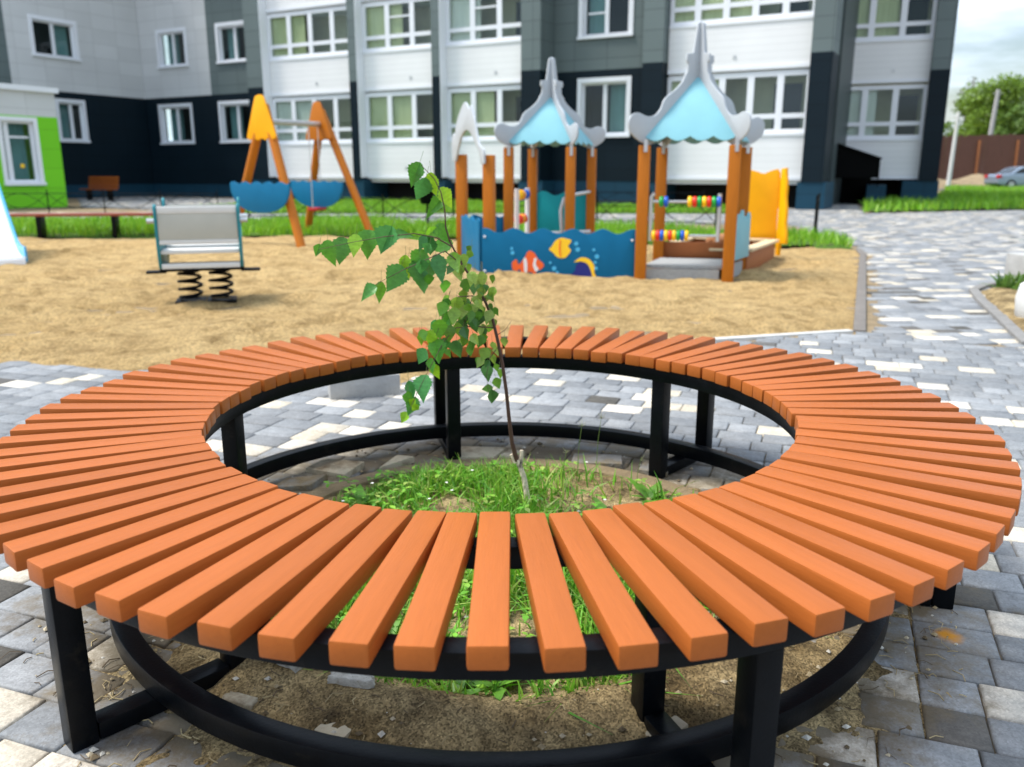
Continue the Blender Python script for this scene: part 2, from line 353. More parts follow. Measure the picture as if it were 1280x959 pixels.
SAND = [(-12, 6.6), (-4.2, 5.2), (-2.95, 4.78), (-2.66, 4.66), (-2.27, 4.63), (-1.6, 4.58), (-1.05, 4.25), (-.55, 4.22), (-.2, 4.75), (.5, 5.15), (1.51, 5.54), (2.34, 5.77), (4.59, 11.3), (4.95, 12.3), (3.7, 12.45), (-2.2, 14.6), (-9.5, 14.4), (-14, 13.8)]
near_poly = [(-5, .3), (5, .3), (5, 3.9), (3.75, 4.7), (2.62, 5.70), (2.30, 5.74), (1.51, 5.50), (.5, 5.15), (-.2, 4.75), (-.5, 4.55), (-1.6, 4.62), (-2.27, 4.66), (-2.95, 4.80), (-5, 5.5)]
plaza_poly = [(2.56, 5.78), (3.78, 4.78), (5.2, 4), (5.2, 4.6), (3.42, 5.48), (4.31, 7.8), (4.75, 8.35), (8.3, 10.2), (11, 17), (12.3, 21), (16.5, 22.0), (30, 26), (30, 34), (15.2, 25.6), (9.54, 23.4), (12.4, 31.5), (8.9, 31.2), (6.9, 23.2), (-9, 23.2), (-11, 26), (-13.8, 27.8), (-18.5, 37), (-17, 40), (-9, 35.5), (-10, 27), (-10.5, 24), (-16, 24), (-16, 18.6), (6, 18.6), (5.5, 14.2), (5.05, 12.3), (4.76, 11.3)]
PV, PF, PC = [], [], []
GREYS = np.array([(.200, .212, .222), (.240, .252, .262), (.180, .19, .199), (.270, .281, .290), (.219, .228, .235)])
CREAM = np.array([(.52, .475, .39), (.55, .51, .44), (.47, .42, .33)])
DARK = np.array([(.075, .07, .06), (.10, .094, .085)])
def lay(poly, ang, roww, lens, pc, pd, rng, hole=None):
    ca, sa = math.cos(ang), math.sin(ang)
    xs = [p[0] for p in poly]; ys = [p[1] for p in poly]
    A = [(x * ca + y * sa, -x * sa + y * ca) for x in (min(xs), max(xs)) for y in (min(ys), max(ys))]
    a0, a1 = min(p[0] for p in A), max(p[0] for p in A); b0, b1 = min(p[1] for p in A), max(p[1] for p in A)
    ca_, out = [], []
    nrow = int((b1 - b0) / roww) + 1
    for i in range(nrow):
        b = b0 + i * roww
        L = rng.choice(lens, int((a1 - a0) / min(lens)) + 2); e = a0 - rng.uniform(0, .3) + np.concatenate([[0], np.cumsum(L)])
        out.append(np.stack([e[:-1] + L / 2, np.full(len(L), b + roww / 2), L, np.full(len(L), roww)], 1))
    O = np.concatenate(out); x = O[:, 0] * ca - O[:, 1] * sa; y = O[:, 0] * sa + O[:, 1] * ca
    k = inside(poly, x, y)
    if hole is not None: k &= np.hypot(x - C[0], y - C[1]) > hole
    O, x, y = O[k], x[k], y[k]; n = len(O)
    hx = (O[:, 2] - .005) / 2; hy = (O[:, 3] - .005) / 2; tilt = rng.normal(0, .006, (n, 2)); z0 = rng.normal(0, .0012, n); rz = ang + rng.normal(0, .006, n)
    V = []
    for ins, z in ((0, -.03), (0, -.004), (.005, 0)):
        for sx, sy in ((-1, -1), (1, -1), (1, 1), (-1, 1)):
            lx = sx * (hx - ins); ly = sy * (hy - ins)
            V.append(np.stack([x + lx * np.cos(rz) - ly * np.sin(rz), y + lx * np.sin(rz) + ly * np.cos(rz), z0 + z + lx * tilt[:, 0] + ly * tilt[:, 1]], 1))
    V = np.stack(V, 1).reshape(-1, 3)
    fl = [(0, 1, 5, 4), (1, 2, 6, 5), (2, 3, 7, 6), (3, 0, 4, 7), (4, 5, 9, 8), (5, 6, 10, 9), (6, 7, 11, 10), (7, 4, 8, 11), (8, 9, 10, 11)]
    F = (np.arange(n)[:, None, None] * 12 + np.array(fl)[None]).reshape(-1, 4)
    u = rng.uniform(0, 1, n); c = GREYS[rng.integers(0, len(GREYS), n)] * .93
    c = np.where((u < pc)[:, None], CREAM[rng.integers(0, 3, n)], c); c = np.where((u > 1 - pd)[:, None], DARK[rng.integers(0, 2, n)], c)
    if hole is not None:                                       # blocks whose colour stands out in the foreground
        for px_, py_, q_ in ((1130, 865, 'c'), (1030, 935, 'c'), (1210, 925, 'd'), (1090, 950, 'd'), (20, 725, 'c'), (15, 935, 'c'), (1240, 655, 'c'), (140, 815, 'c'), (1245, 700, 'c'), (1270, 735, 'g'), (1180, 850, 'g'), (1190, 800, 'g'), (1230, 800, 'g'), (60, 790, 'g'), (40, 860, 'g'), (110, 840, 'g'), (60, 740, 'g')):
            w_ = gp(px_, py_); j_ = np.argmin(np.hypot(x - w_.x, y - w_.y)); c[j_] = CREAM[j_ % 3] if q_ == 'c' else (DARK[1] if q_ == 'd' else GREYS[j_ % 5])
    c = c * rng.uniform(.88, 1.1, (n, 1))
    off = sum(len(v) for v in PV); PV.append(V); PF.append(F + off); PC.append(np.repeat(c, 9, axis=0))
lay(near_poly, R(-20), .122, [.122, .122, .152, .182, .182], .13, .012, nr, .80)
lay(plaza_poly, R(2), .122, [.122, .182, .182, .244], .16, .08, nr)
o = raw_mesh('pavement', np.concatenate(PV), np.concatenate(PF), paving_material(), np.concatenate(PC)); struct(o)

def sheet(name, poly, m, step, zf, edge=.25, z_edge=-.02):
    xs = [p[0] for p in poly]; ys = [p[1] for p in poly]
    X, Y = np.meshgrid(np.arange(min(xs), max(xs) + step, step), np.arange(min(ys), max(ys) + step, step))
    I = inside(poly, X, Y)
    # distance to the outline
    d = np.full(X.shape, 1e9)
    for i in range(len(poly)):
        p, q = np.array(poly[i]), np.array(poly[(i + 1) % len(poly)]); e = q - p; L2 = (e ** 2).sum()
        t = (((X - p[0]) * e[0] + (Y - p[1]) * e[1]) / L2).clip(0, 1); d = np.minimum(d, np.hypot(X - p[0] - t * e[0], Y - p[1] - t * e[1]))
    sd = np.where(I, d, -d)
    k = ((sd + edge * .35) / edge).clip(0, 1); k = k * k * (3 - 2 * k)
    Z = z_edge + (zf(X, Y) - z_edge) * k
    keep = sd > -edge * .4
    idx = np.full(X.shape, -1); V = np.stack([X, Y, Z], -1).reshape(-1, 3)
    cell = keep[:-1, :-1] & keep[1:, :-1] & keep[:-1, 1:] & keep[1:, 1:]
    n1 = X.shape[1]; ii, jj = np.nonzero(cell); b = ii * n1 + jj
    F = np.stack([b, b + 1, b + n1 + 1, b + n1], 1)
    used = np.zeros(len(V), bool); used[F.ravel()] = True; mp = np.cumsum(used) - 1
    return raw_mesh(name, V[used], mp[F], m, smooth=True)
PR = [(rnd.uniform(-7, 4.4), rnd.uniform(4.6, 12.5), rnd.uniform(0, 3.14), rnd.uniform(.8, 1.3)) for _ in range(260)]
def sand_z(x, y):
    pr = np.zeros(np.shape(x))
    for fx, fy, fa_, fs in PR:                                # scuffs and footprints
        m_ = (np.abs(x - fx) < .35) & (np.abs(y - fy) < .35); dx, dy = x[m_] - fx, y[m_] - fy
        u = (dx * math.cos(fa_) + dy * math.sin(fa_)) / (.13 * fs); v = (-dx * math.sin(fa_) + dy * math.cos(fa_)) / (.06 * fs); q = u * u + v * v
        pr[m_] += -.040 * np.exp(-q) + .024 * np.exp(-(np.sqrt(q) - 1.7) ** 2 * 4)
    a = vnoise(x, y, .9, 1) * .05 + vnoise(x, y, 2.6, 2) * .045 + vnoise(x + .3 * vnoise(x, y, 3, 9), y, 6.5, 3) * .030 + vnoise(x, y, 15, 4) * .014
    return .004 + a * 1.05 - .062 + pr
struct(sheet('sand', SAND, M_sand, .055, sand_z, .5))

# kerbs round the sand
kb = MB()
for a, b in (((1.05, 5.40, .0), (2.36, 5.80, .0)),):
    kb.beam((a[0], a[1], -.02), (b[0], b[1], -.02), .06, .06)
struct(kb.build('sand_kerb', mat('pale_kerb', (.50, .49, .46), .85, var=.12, scale=12), bevel=.006))
kb = MB(); kb.beam((2.42, 5.80, -.045), (4.66, 11.3, -.045), .085, .11); kb.beam((4.68, 11.31, -.045), (5.0, 12.3, -.045), .085, .11)
struct(kb.build('path_kerb', mat('dark_kerb', (.15, .135, .12), .9, var=.2, scale=9, bump=.3), bevel=.008))
kb = MB()
pts = [(3.30, 5.30), (3.42, 5.62), (3.72, 6.4), (4.02, 7.2), (4.3, 7.85), (4.62, 8.22), (5.4, 8.65)]
for a, b in zip(pts, pts[1:]): kb.beam((*a, -.02), (*b, -.02), .08, .09)
struct(kb.build('bed_kerb', mat('grey_kerb', (.19, .185, .175), .9, var=.2, scale=9, bump=.3), bevel=.006))
BED = [(3.38, 4.6), (3.48, 5.62), (3.78, 6.4), (4.08, 7.2), (4.36, 7.85), (4.68, 8.15), (5.6, 8.55), (7.8, 9.6), (7.8, 4.6)]
struct(sheet('bed_soil', BED, M_soil, .08, lambda x, y: .005 + .05 * vnoise(x, y, 2.5, 21) + .03 * vnoise(x, y, 7, 22), .2))

# planting pit: muddy kerb ring, soil inside and trodden round it
struct(MB().ring(C, .725, .80, -.08, .016, 128).build('pit_kerb', M_kerb, bevel=.008))
circ = lambda r, n=64: [(C[0] + r * math.cos(2 * math.pi * i / n), C[1] + r * math.sin(2 * math.pi * i / n)) for i in range(n)]
def soil_z(x, y):
    r = np.hypot(x - C[0], y - C[1]); th = np.arctan2(y - C[1], x - C[0])
    n = vnoise(x, y, 3.2, 31) * .42 + vnoise(x, y, 9, 32) * .26 + vnoise(x, y, 24, 33) * .2 + vnoise(x, y, 52, 34) * .16
    inn = -.012 + .035 * n + .03 * ((-np.sin(th) - .15) / .5).clip(0, 1) * ((r - .68) / .07).clip(0, 1)
    back = (np.sin(th) * .5 + .5)
    front = ((-np.sin(th) - .15) / .5).clip(0, 1)
    outz = -.013 + .030 * (n - .44) * 2 + .011 * front + .034 * front * ((.93 - r) / .14).clip(0, 1) - .016 * ((r - .86) / .3).clip(-.3, 2) - .006 * back
    return np.where(r < .75, inn, outz)
struct(sheet('pit_soil', circ(1.27), M_soil, .0125, soil_z, .12, -.03))

# lawns: base sheet and blades
GR = [(.15, .36, .012), (.20, .42, .02), (.10, .28, .012), (.24, .44, .03)]
def lawn(name, poly, n, h0, h1, label, w=.012, lean=.45, cols=GR, base=True, zb=.03):
    if base: struct(sheet(name + '_ground', poly, M_lawnbase, max(.12, (max(p[0] for p in poly) - min(p[0] for p in poly)) / 120), lambda x, y: zb + .03 * vnoise(x, y, 1.5, 41), .2))
    xs = [p[0] for p in poly]; ys = [p[1] for p in poly]
    P = np.stack([nr.uniform(min(xs), max(xs), n * 3), nr.uniform(min(ys), max(ys), n * 3)], 1)
    dens = vnoise(P[:, 0], P[:, 1], 2.0, 5)
    k = inside(poly, P[:, 0], P[:, 1]) & (nr.uniform(0, 1, len(P)) < .25 + dens); P = P[k][:n]
    z = np.full(len(P), .02); h = (h0 + (h1 - h0) * vnoise(P[:, 0], P[:, 1], 1.1, 6)) * nr.uniform(.6, 1.15, len(P))
    ob = blades(name, np.column_stack([P, z]), h, w, M_grass, cols, lean)
    struct(ob, label, 'grass', 'stuff')
lawn('grass_strip', [(-16, 14.2), (-9.5, 14.45), (-2.2, 14.65), (3.7, 12.5), (4.95, 12.35), (5.3, 13.9), (4.5, 14.6), (-.5, 17.2), (-4, 18.6), (-16, 18.4)], 30000, .13, .27, 'strip of bright green grass along the far edge of the sand', .02)
lawn('lawn', [(-9.4, 26), (-9, 23.3), (6.4, 23.3), (7.6, 25.6), (-8.5, 34.6)], 26000, .10, .20, 'green lawn between the pale path and the facade', .03)
lawn('meadow', [(9.6, 23.5), (15.2, 25.7), (24, 29.5), (40, 41), (46, 58), (30, 60), (22, 44), (15.5, 32), (12.2, 30)], 34000, .2, .36, 'tall bright grass right of the entrance path', .04)
lawn('verge', [(11.6, 18.5), (12.6, 20.9), (17, 21.8), (17, 18.5)], 5000, .15, .3, 'patch of grass at the far right edge of the plaza', .03)
# ------------------------------------------------------------------ round bench
bench = thing('round_bench', 'large ring-shaped bench of orange-brown slats on a black steel frame', 'bench', (C[0], C[1], 0))
RO, RI, ZT, TH, WD = 1.25, .781, .450, .039, .058
NS = 77
sl = MB(); sl.box(((RO + RI) / 2, 0, 0), (RO - RI, WD, TH))
proto = sl.build('slat', M_slat, None, bevel=.0052, seg=2)
proto.parent = bench
a0 = R(-89.9)
for i in range(NS):
    s_ = proto if i == 0 else proto.copy()
    if i: COL.objects.link(s_); s_.parent = bench
    s_.rotation_euler = (rnd.gauss(0, .006), rnd.gauss(0, .0015), a0 + 2 * math.pi * i / NS + rnd.gauss(0, .0022))
    d = rnd.gauss(0, .0025)
    s_.location = (math.cos(s_.rotation_euler.z) * d, math.sin(s_.rotation_euler.z) * d, ZT - TH / 2 + rnd.gauss(0, .0008))
zr = ZT - TH - .001
MB().ring(C, .800, .845, zr - .045, zr, 144).build('inner_ring', M_black, bench, bevel=.003)
MB().ring(C, 1.150, 1.195, zr - .045, zr, 144).build('outer_ring', M_black, bench, bevel=.003)
MB().ring(C, .985, 1.030, .041, .090, 144).build('floor_ring', M_black, bench, bevel=.004)
for k, ang in enumerate((-133.5, -69, -15.2, 48.3, 103.3, 167)):
    a = R(ang); u = Vector((math.cos(a), math.sin(a), 0)); c0 = Vector((C[0], C[1], 0))
    for r in (.838, 1.165):
        MB().box(c0 + u * r + Vector((0, 0, (zr - .047) / 2 + .001)), (.05, .05, zr - .047), a).build('leg', M_black, bench, bevel=.004)
    MB().beam(c0 + u * .865 + Vector((0, 0, .0215)), c0 + u * 1.138 + Vector((0, 0, .0215)), .048, .037).build('foot_bar', M_black, bench, bevel=.004)
    MB().beam(c0 + u * .847 + Vector((0, 0, zr - .0225)), c0 + u * 1.148 + Vector((0, 0, zr - .0225)), .046, .042).build('cross_bar', M_black, bench, bevel=.003)
    g = MB()
    for r, sgn in ((.865, 1), (1.138, -1)):
        p = [(0, 0), (0, -.05), (sgn * .05, 0)]
        g.prism(p, c0 + u * r + Vector((0, 0, zr - .048)), u, (0, 0, 1), .006)
    g.build('gusset', M_black, bench)

# ------------------------------------------------------------------ pit weeds and grass
GP = [(.12, .34, .02), (.16, .40, .03), (.08, .25, .018), (.22, .42, .04), (.26, .36, .07)]
n = 17000; rr = .72 * np.sqrt(nr.uniform(0, 1, n)); th = nr.uniform(0, 2 * np.pi, n)
rr = np.where(np.sin(th) > -.3, rr * .93, rr * 1.05); P = np.stack([C[0] + rr * np.cos(th), C[1] + rr * np.sin(th)], 1)
k = nr.uniform(0, 1, n) < (vnoise(P[:, 0], P[:, 1], 5, 51) * 2.2 - .42).clip(.05, 1); P = P[k]
h = (.028 + .105 * vnoise(P[:, 0], P[:, 1], 4, 52) ** 1.5) * nr.uniform(.5, 1.4, len(P))
pit = blades('pit_grass', np.column_stack([P, np.full(len(P), -.005)]), h, .0072, M_grass, GP, .85)
struct(pit, 'fresh green grass in the round planting pit', 'grass', 'stuff')
def leaf_pts(L, W, k=8, serr=.0, fold=.18, droop=.25, tipw=1.0, base=.34):
    """half outlines of a leaf lying along +x, up +z; returns verts, quads"""
    V = []; 
    for i in range(k + 1):
        t = i / k
        u_ = (t - base) / (1 - base); w = (t / base) ** .55 if t < base else max(0, (1 - u_) * (1 + .55 * u_ - .55 * u_ * u_)) ** tipw
        if i in (0,): w = 0
        w = w * W / 2
        if 0 < i < k and i % 2: w *= 1 + serr
        elif 0 < i < k: w *= 1 - serr
        z = -droop * L * t * t
        x = t * L
        V += [(x - (serr * .12 * L if i % 2 else 0), -w, z + fold * w), (x, 0, z), (x - (serr * .12 * L if i % 2 else 0), w, z + fold * w)]
    F = []
    for i in range(k):
        a = i * 3; F += [(a, a + 3, a + 4, a + 1), (a + 1, a + 4, a + 5, a + 2)]
    return V, F
def add_leaf(mb, pos, x, nrm, L, W, col, **kw):
    V, F = leaf_pts(L, W, **kw); x = Vector(x).normalized(); y = Vector(nrm).cross(x).normalized(); z = x.cross(y); pos = Vector(pos)
    o_ = len(mb.c); mb.add([pos + x * v[0] + y * v[1] + z * v[2] for v in V], F, col)
    if kw.get('k', 0) > 12:
        for i_ in range(len(F)): q_ = 1.06 if (i_ // 2) % 3 == 0 else .98; mb.c[o_ + i_] = tuple(c_ * q_ for c_ in col)
lf = MB()
for _ in range(650):                                           # clover and chickweed leaves low in the grass
    r_ = .71 * math.sqrt(rnd.random()); t_ = rnd.uniform(0, 2 * math.pi); px, py = C[0] + r_ * math.cos(t_), C[1] + r_ * math.sin(t_)
    if float(vnoise(np.array([px]), np.array([py]), 5, 51)[0]) < .36 and rnd.random() < .85: continue
    zb = rnd.uniform(.01, .07)
    for q in range(rnd.choice((3, 3, 4))):
        b = t_ + q * 2.1 + rnd.uniform(-.3, .3)
        sc = rnd.uniform(.012, .032); cc = rnd.choice(GP); f = rnd.uniform(.75, 1.3)
        add_leaf(lf, (px, py, zb), (math.cos(b), math.sin(b), rnd.uniform(-.1, .5)), (0, 0, 1), sc, sc * .6, tuple(c * f for c in cc), k=4, base=.5)
o = lf.build('pit_clover', M_grass, cols=True); struct(o, 'small clover leaves low in the planting pit', 'clover', 'stuff')
fl = MB()
for _ in range(26):
    r_ = .62 * math.sqrt(rnd.random()); t_ = rnd.uniform(0, 2 * math.pi); px, py = C[0] + r_ * math.cos(t_), C[1] + r_ * math.sin(t_); zb = rnd.uniform(.05, .1)
    for q in range(5): add_leaf(fl, (px, py, zb), (math.cos(q * 1.257), math.sin(q * 1.257), .3), (0, 0, 1), .006, .005, (.8, .8, .76), k=2)
struct(fl.build('pit_flowers', mat('tiny_petals', (.75, .75, .7), .6), cols=True), 'tiny white flowers dotted in the pit grass', 'flowers', 'stuff')
weeds = [(.46, 2.66, 9, .06, 'broad-leaved weed at the right rim of the pit grass'), (-.50, 2.60, 7, .06, 'small leafy weed at the left rim of the pit'),
         (-.03, 1.60, 9, .06, 'low leafy weed in bare soil under the front slats'), (.36, 1.66, 7, .05, 'leafy weed beside the right front leg of the bench'), (-.13, 1.54, 6, .045, 'creeping weed on the front edge of the pit'), (-.34, 2.78, 7, .05, 'leafy weed by the rear left rim of the pit'), (-.30, 1.75, 8, .07, 'leafy weed seen between the slats left of centre'), (.22, 1.80, 9, .075, 'large leafy weed seen between the slats right of centre'), (.30, 2.50, 8, .06, 'leafy weed right of the sapling trunk'), (-.22, 2.45, 8, .055, 'leafy weed left of the sapling trunk'), (.10, 2.20, 9, .08, 'tall leafy weed in the middle of the pit')]
for x, y, k_, L, lab in weeds:
    w = MB()
    for q in range(k_):
        b = q * 2.4 + rnd.uniform(-.2, .2); el = rnd.uniform(.35, 1.3); L2 = L * rnd.uniform(.7, 1.3)
        f = rnd.uniform(.75, 1.25)
        add_leaf(w, (x, y, .0), (math.cos(b), math.sin(b), el), (0, 0, 1), L2 * 1.4, L2 * .5, (.10 * f, .25 * f, .02 * f), k=6, serr=.15, droop=.3, base=.55)
    o = w.build('weed', M_grass, cols=True); tag(o, lab, 'weed', 'weeds in the planting pit')
# seeding grass stalks
st = MB()
for x, y, hh in ((.23, 2.83, .22), (.30, 2.86, .24), (.17, 2.72, .16), (.42, 2.7, .14)):
    st.tube([(x, y, 0), (x + .005, y, hh * .6), (x + .015, y, hh)], [.0012, .001, .0008], 5, col=(.14, .22, .05))
    for _ in range(7): 
        a = rnd.uniform(0, 6.28); st.tube([(x + .015, y, hh - .01), (x + .015 + .014 * math.cos(a), y + .014 * math.sin(a), hh + rnd.uniform(-.01, .012))], .0008, 4, col=(.3, .3, .18))
struct(st.build('grass_stalks', M_grass, cols=True), 'thin seeding grass stalks behind the sapling', 'grass', 'stuff')

# loose paving fragments round the pit
M_tile = mat('cream_tile', (.40, .35, .25), .8, var=.16, scale=22, bump=.2, bscale=90, dirt=((.17, .125, .07), 9, .5, .66))
M_tileg = mat('grey_tile', (.19, .185, .17), .85, var=.25, scale=22, bump=.4, bscale=90, dirt=((.17, .13, .07), 8, .44, .6))
frs = [('cream', [(-.71, 3.04), (-.55, 2.99), (-.60, 2.86), (-.76, 2.94)], 'cream paving slab lying flat left of the pit under the bench'),
       ('cream', [(-.44, 3.08), (-.37, 3.05), (-.49, 2.94)], 'triangular pale paving fragment left of the back leg'),
       ('cream', [(-.21, 3.19), (-.02, 3.16), (-.07, 3.05), (-.22, 3.06)], 'pale slab against the back leg behind the sapling'),
       ('cream', [(-.01, 3.14), (.05, 3.12), (-.01, 3.06), (-.05, 3.08)], 'small pale fragment behind the sapling trunk'),
       ('grey', [(.24, 3.10), (.42, 3.07), (.41, 2.97), (.22, 3.0)], 'grey paving block sunk in mud behind the pit'),
       ('grey', [(-.80, 2.83), (-.66, 2.86), (-.70, 2.75), (-.83, 2.74)], 'broken grey block left of the cream slab'),
       ('grey', [(.5, 3.02), (.6, 2.98), (.56, 2.88), (.46, 2.92)], 'muddy grey block beside the right rear leg')]
for kind, poly, lab in frs:
    cx = sum(p[0] for p in poly) / len(poly); cy = sum(p[1] for p in poly) / len(poly)
    f = MB().prism([(p[0] - cx, p[1] - cy) for p in poly], (cx, cy, .004), (1, 0, .03), (0, 1, .02), .035)
    tag(f.build('paving_fragment', M_tile if kind == 'cream' else M_tileg, bevel=.004), lab, 'paving stone', 'loose paving fragments round the pit')
def rubble(name, x, y, lx, ly, h, rz, m, lab, grp):
    bm = bmesh.new(); bmesh.ops.create_cube(bm, size=1); bmesh.ops.subdivide_edges(bm, edges=bm.edges[:], cuts=5, use_grid_fill=True)
    for v in bm.verts:
        p = v.co.normalized() * .62; v.co = v.co * .72 + p * .32
        q = v.co * 3.1; nz = math.sin(q.x * 3 + x * 40) * math.cos(q.y * 2.7 + y * 31) * .07 + math.sin(q.x * 7 + q.y * 5 + q.z * 6 + x * 9) * .04
        v.co *= 1 + nz; v.co.x *= lx; v.co.y *= ly; v.co.z *= h
    bmesh.ops.rotate(bm, verts=bm.verts, matrix=Matrix.Rotation(rz, 3, 'Z')); bmesh.ops.translate(bm, verts=bm.verts, vec=(x, y, h * .18 + max(0, float(soil_z(np.array([x]), np.array([y]))[0]))))
    me = bpy.data.meshes.new(name); bm.to_mesh(me); bm.free(); me.shade_smooth(); me.materials.append(m)
    o = bpy.data.objects.new(name, me); COL.objects.link(o); return tag(o, lab, 'rubble', grp)
M_rub = mat('broken_concrete', (.46, .44, .39), .9, var=.25, scale=40, bump=.6, bscale=90, dirt=((.2, .16, .1), 14, .52, .7))
p = gp(362, 845); rubble('concrete_chunk', p.x, p.y, .11, .05, .028, R(-38), M_rub, 'long broken concrete chunk in the soil left of the front slats', 'concrete chunks under the bench')
p = gp(441, 878); rubble('concrete_chunk', p.x, p.y, .09, .028, .024, R(-14), M_rub, 'narrow whitish concrete chunk under the front slats', 'concrete chunks under the bench')
p = gp(300, 884); rubble('concrete_chunk', p.x, p.y, .07, .03, .016, R(-20), M_tile, 'flat cream stone beside the left front foot bar', 'concrete chunks under the bench')
for px_, py_, lx_, ly_, m_, lab in ((240, 850, .08, .05, 1, 'small cream fragment inside the left front foot ring'), (420, 925, .07, .045, 1, 'small pale fragment near the front floor ring'), (830, 918, .09, .05, 1, 'pale fragment behind the right front foot bar')):
    p = gp(px_, py_); a = math.atan2(p.y - C[1], p.x - C[0]) + R(90) + rnd.uniform(-.15, .15); zz = max(0.0, float(soil_z(np.array([p.x]), np.array([p.y]))[0]))
    e_ = [(-lx_ / 2, -ly_ / 2), (lx_ * .1, -ly_ * .56), (lx_ / 2, -ly_ * .42), (lx_ * .48, ly_ * .4), (-lx_ * .1, ly_ / 2), (-lx_ * .5, ly_ * .36)]
    f = MB().prism(e_, (p.x, p.y, zz - .0165), (math.cos(a), math.sin(a), .04), (-math.sin(a), math.cos(a), -.02), .028)
    tag(f.build('paving_fragment', M_tile if m_ else M_tileg, bevel=.004), lab, 'paving stone', 'loose paving fragments round the pit')
# pebbles and clods
M_peb = mat('pebbles', (.3, .25, .15), .9, attr='col', var=.2, scale=90)
pb = MB()
for _ in range(1100):
    a = rnd.uniform(0, 2 * math.pi); r_ = rnd.uniform(.82, 1.2) if rnd.random() < .8 else rnd.uniform(.3, .8)
    if math.sin(a) > -.1 and rnd.random() < .5: continue
    x, y = C[0] + r_ * math.cos(a), C[1] + r_ * math.sin(a); s_ = abs(rnd.gauss(.002, .0035)) + .0015; q = rnd.choice(((.3, .24, .14), (.42, .36, .25), (.12, .09, .05), (.5, .48, .42)))
    zz = float(soil_z(np.array([x]), np.array([y]))[0]); zz = max(zz, 0.0 if r_ > .8 else zz)
    vs = [(x + s_ * rnd.uniform(.7, 1.3) * d[0], y + s_ * rnd.uniform(.7, 1.3) * d[1], zz + s_ * .4 + s_ * .7 * d[2]) for d in ((1, 0, 0), (0, 1, 0), (-1, 0, 0), (0, -1, 0), (0, 0, 1), (0, 0, -1))]
    pb.add(vs, [(0, 1, 4), (1, 2, 4), (2, 3, 4), (3, 0, 4), (1, 0, 5), (2, 1, 5), (3, 2, 5), (0, 3, 5)], q)
sw_ = MB()
for _ in range(420):
    a = rnd.uniform(-math.pi, 0.4); r_ = rnd.uniform(.80, 1.22); x, y = C[0] + r_ * math.cos(a), C[1] + r_ * math.sin(a); zz = max(0, float(soil_z(np.array([x]), np.array([y]))[0])) + .003
    b = rnd.uniform(0, 6.28); l_ = rnd.uniform(.01, .045); q = rnd.choice(((.42, .34, .18), (.32, .25, .13), (.10, .07, .04)))
    sw_.tube([(x, y, zz), (x + l_ * .5 * math.cos(b), y + l_ * .5 * math.sin(b), zz + rnd.uniform(0, .006)), (x + l_ * math.cos(b + .4), y + l_ * math.sin(b + .4), zz)], rnd.uniform(.0006, .0014), 4, col=q)
struct(sw_.build('straw', M_peb, cols=True), 'dry straw and twig bits in the soil under the bench', 'straw', 'stuff')
struct(pb.build('pebbles', M_peb, cols=True), 'small pebbles and clods in the soil under the bench', 'pebbles', 'stuff')

# kerb piece behind the bench
a = Vector((-.98, 4.36, 0)); b_ = Vector((-.66, 4.42, 0))
k1 = MB(); k1.beam((-.90, 4.02, .045), (-.57, 4.12, .045), .12, .12)
tag(k1.build('concrete_kerb_piece', M_conc, bevel=.01), 'short grey concrete kerb piece lying at the sand edge behind the bench', 'kerb piece')

# ------------------------------------------------------------------ birch sapling
TY = 2.59
tree = thing('birch_sapling', 'slender young birch leaning left with hanging green leaves in the round pit', 'tree', tuple(gp(661, 638)))
def pth(pts, Y=TY, dy=0.0): return [at(x, y, Y + dy * i / max(1, len(pts) - 1)) for i, (x, y) in enumerate(pts)]
b0 = gp(661, 638); tr = [b0 + Vector((0, 0, -.03)), b0, at(658, 615, TY), at(655, 597, TY), at(650, 583, TY), at(645, 573, TY)]
t = MB().tube(tr, [.0115, .0105, .0095, .009, .009, .008], 12)
t.tube([at(650, 583, TY), at(652, 572, TY + .005), at(652, 563, TY + .006)], [.007, .0065, .0055], 10)
t.tube([at(644, 578, TY), at(639, 568, TY)], [.007, .005], 8)
t.build('trunk', M_bark, tree)
main = [(646, 576), (640, 553), (636, 520), (633, 490), (628, 455), (622, 425), (616, 400), (607, 378), (594, 355), (580, 334), (569, 315), (562, 301), (557, 284), (556, 262), (551, 240), (543, 224), (526, 206)]
rad = [.0085, .0066, .006, .0056, .0052, .0048, .0045, .0042, .0038, .0034, .003, .0026, .0022, .0018, .0015, .0012, .0006]
MB().tube(pth(main, TY, -.12), rad, 8).build('stem', M_twig, tree)
def twig(pts, y0, y1, r0=.0022):
    P = [at(x, y, y0 + (y1 - y0) * i / (len(pts) - 1)) for i, (x, y) in enumerate(pts)]
    MB().tube(P, [r0 * (1 - .75 * i / (len(P) - 1)) for i in range(len(P))], 6).build('branch', M_twig, tree)
twig([(566, 309), (545, 297), (518, 292), (480, 296), (440, 303), (398, 312)], 2.49, 2.38)
twig([(578, 331), (556, 314), (530, 326), (505, 337), (480, 350), (456, 364)], 2.50, 2.42)
twig([(607, 377), (590, 370), (573, 371), (560, 378), (552, 400), (545, 420)], 2.53, 2.46)
twig([(618, 410), (594, 408), (570, 410), (556, 425), (540, 455), (527, 480), (512, 512)], 2.55, 2.42)
twig([(624, 432), (612, 448), (608, 470), (611, 492)], 2.56, 2.52, .0016)
twig([(606, 376), (612, 362), (604, 345)], 2.54, 2.55, .0014)
twig([(620, 420), (632, 412), (640, 400)], 2.55, 2.57, .0014)
twig([(590, 372), (586, 390), (578, 410), (580, 430)], 2.52, 2.5, .0014)
lv = MB()
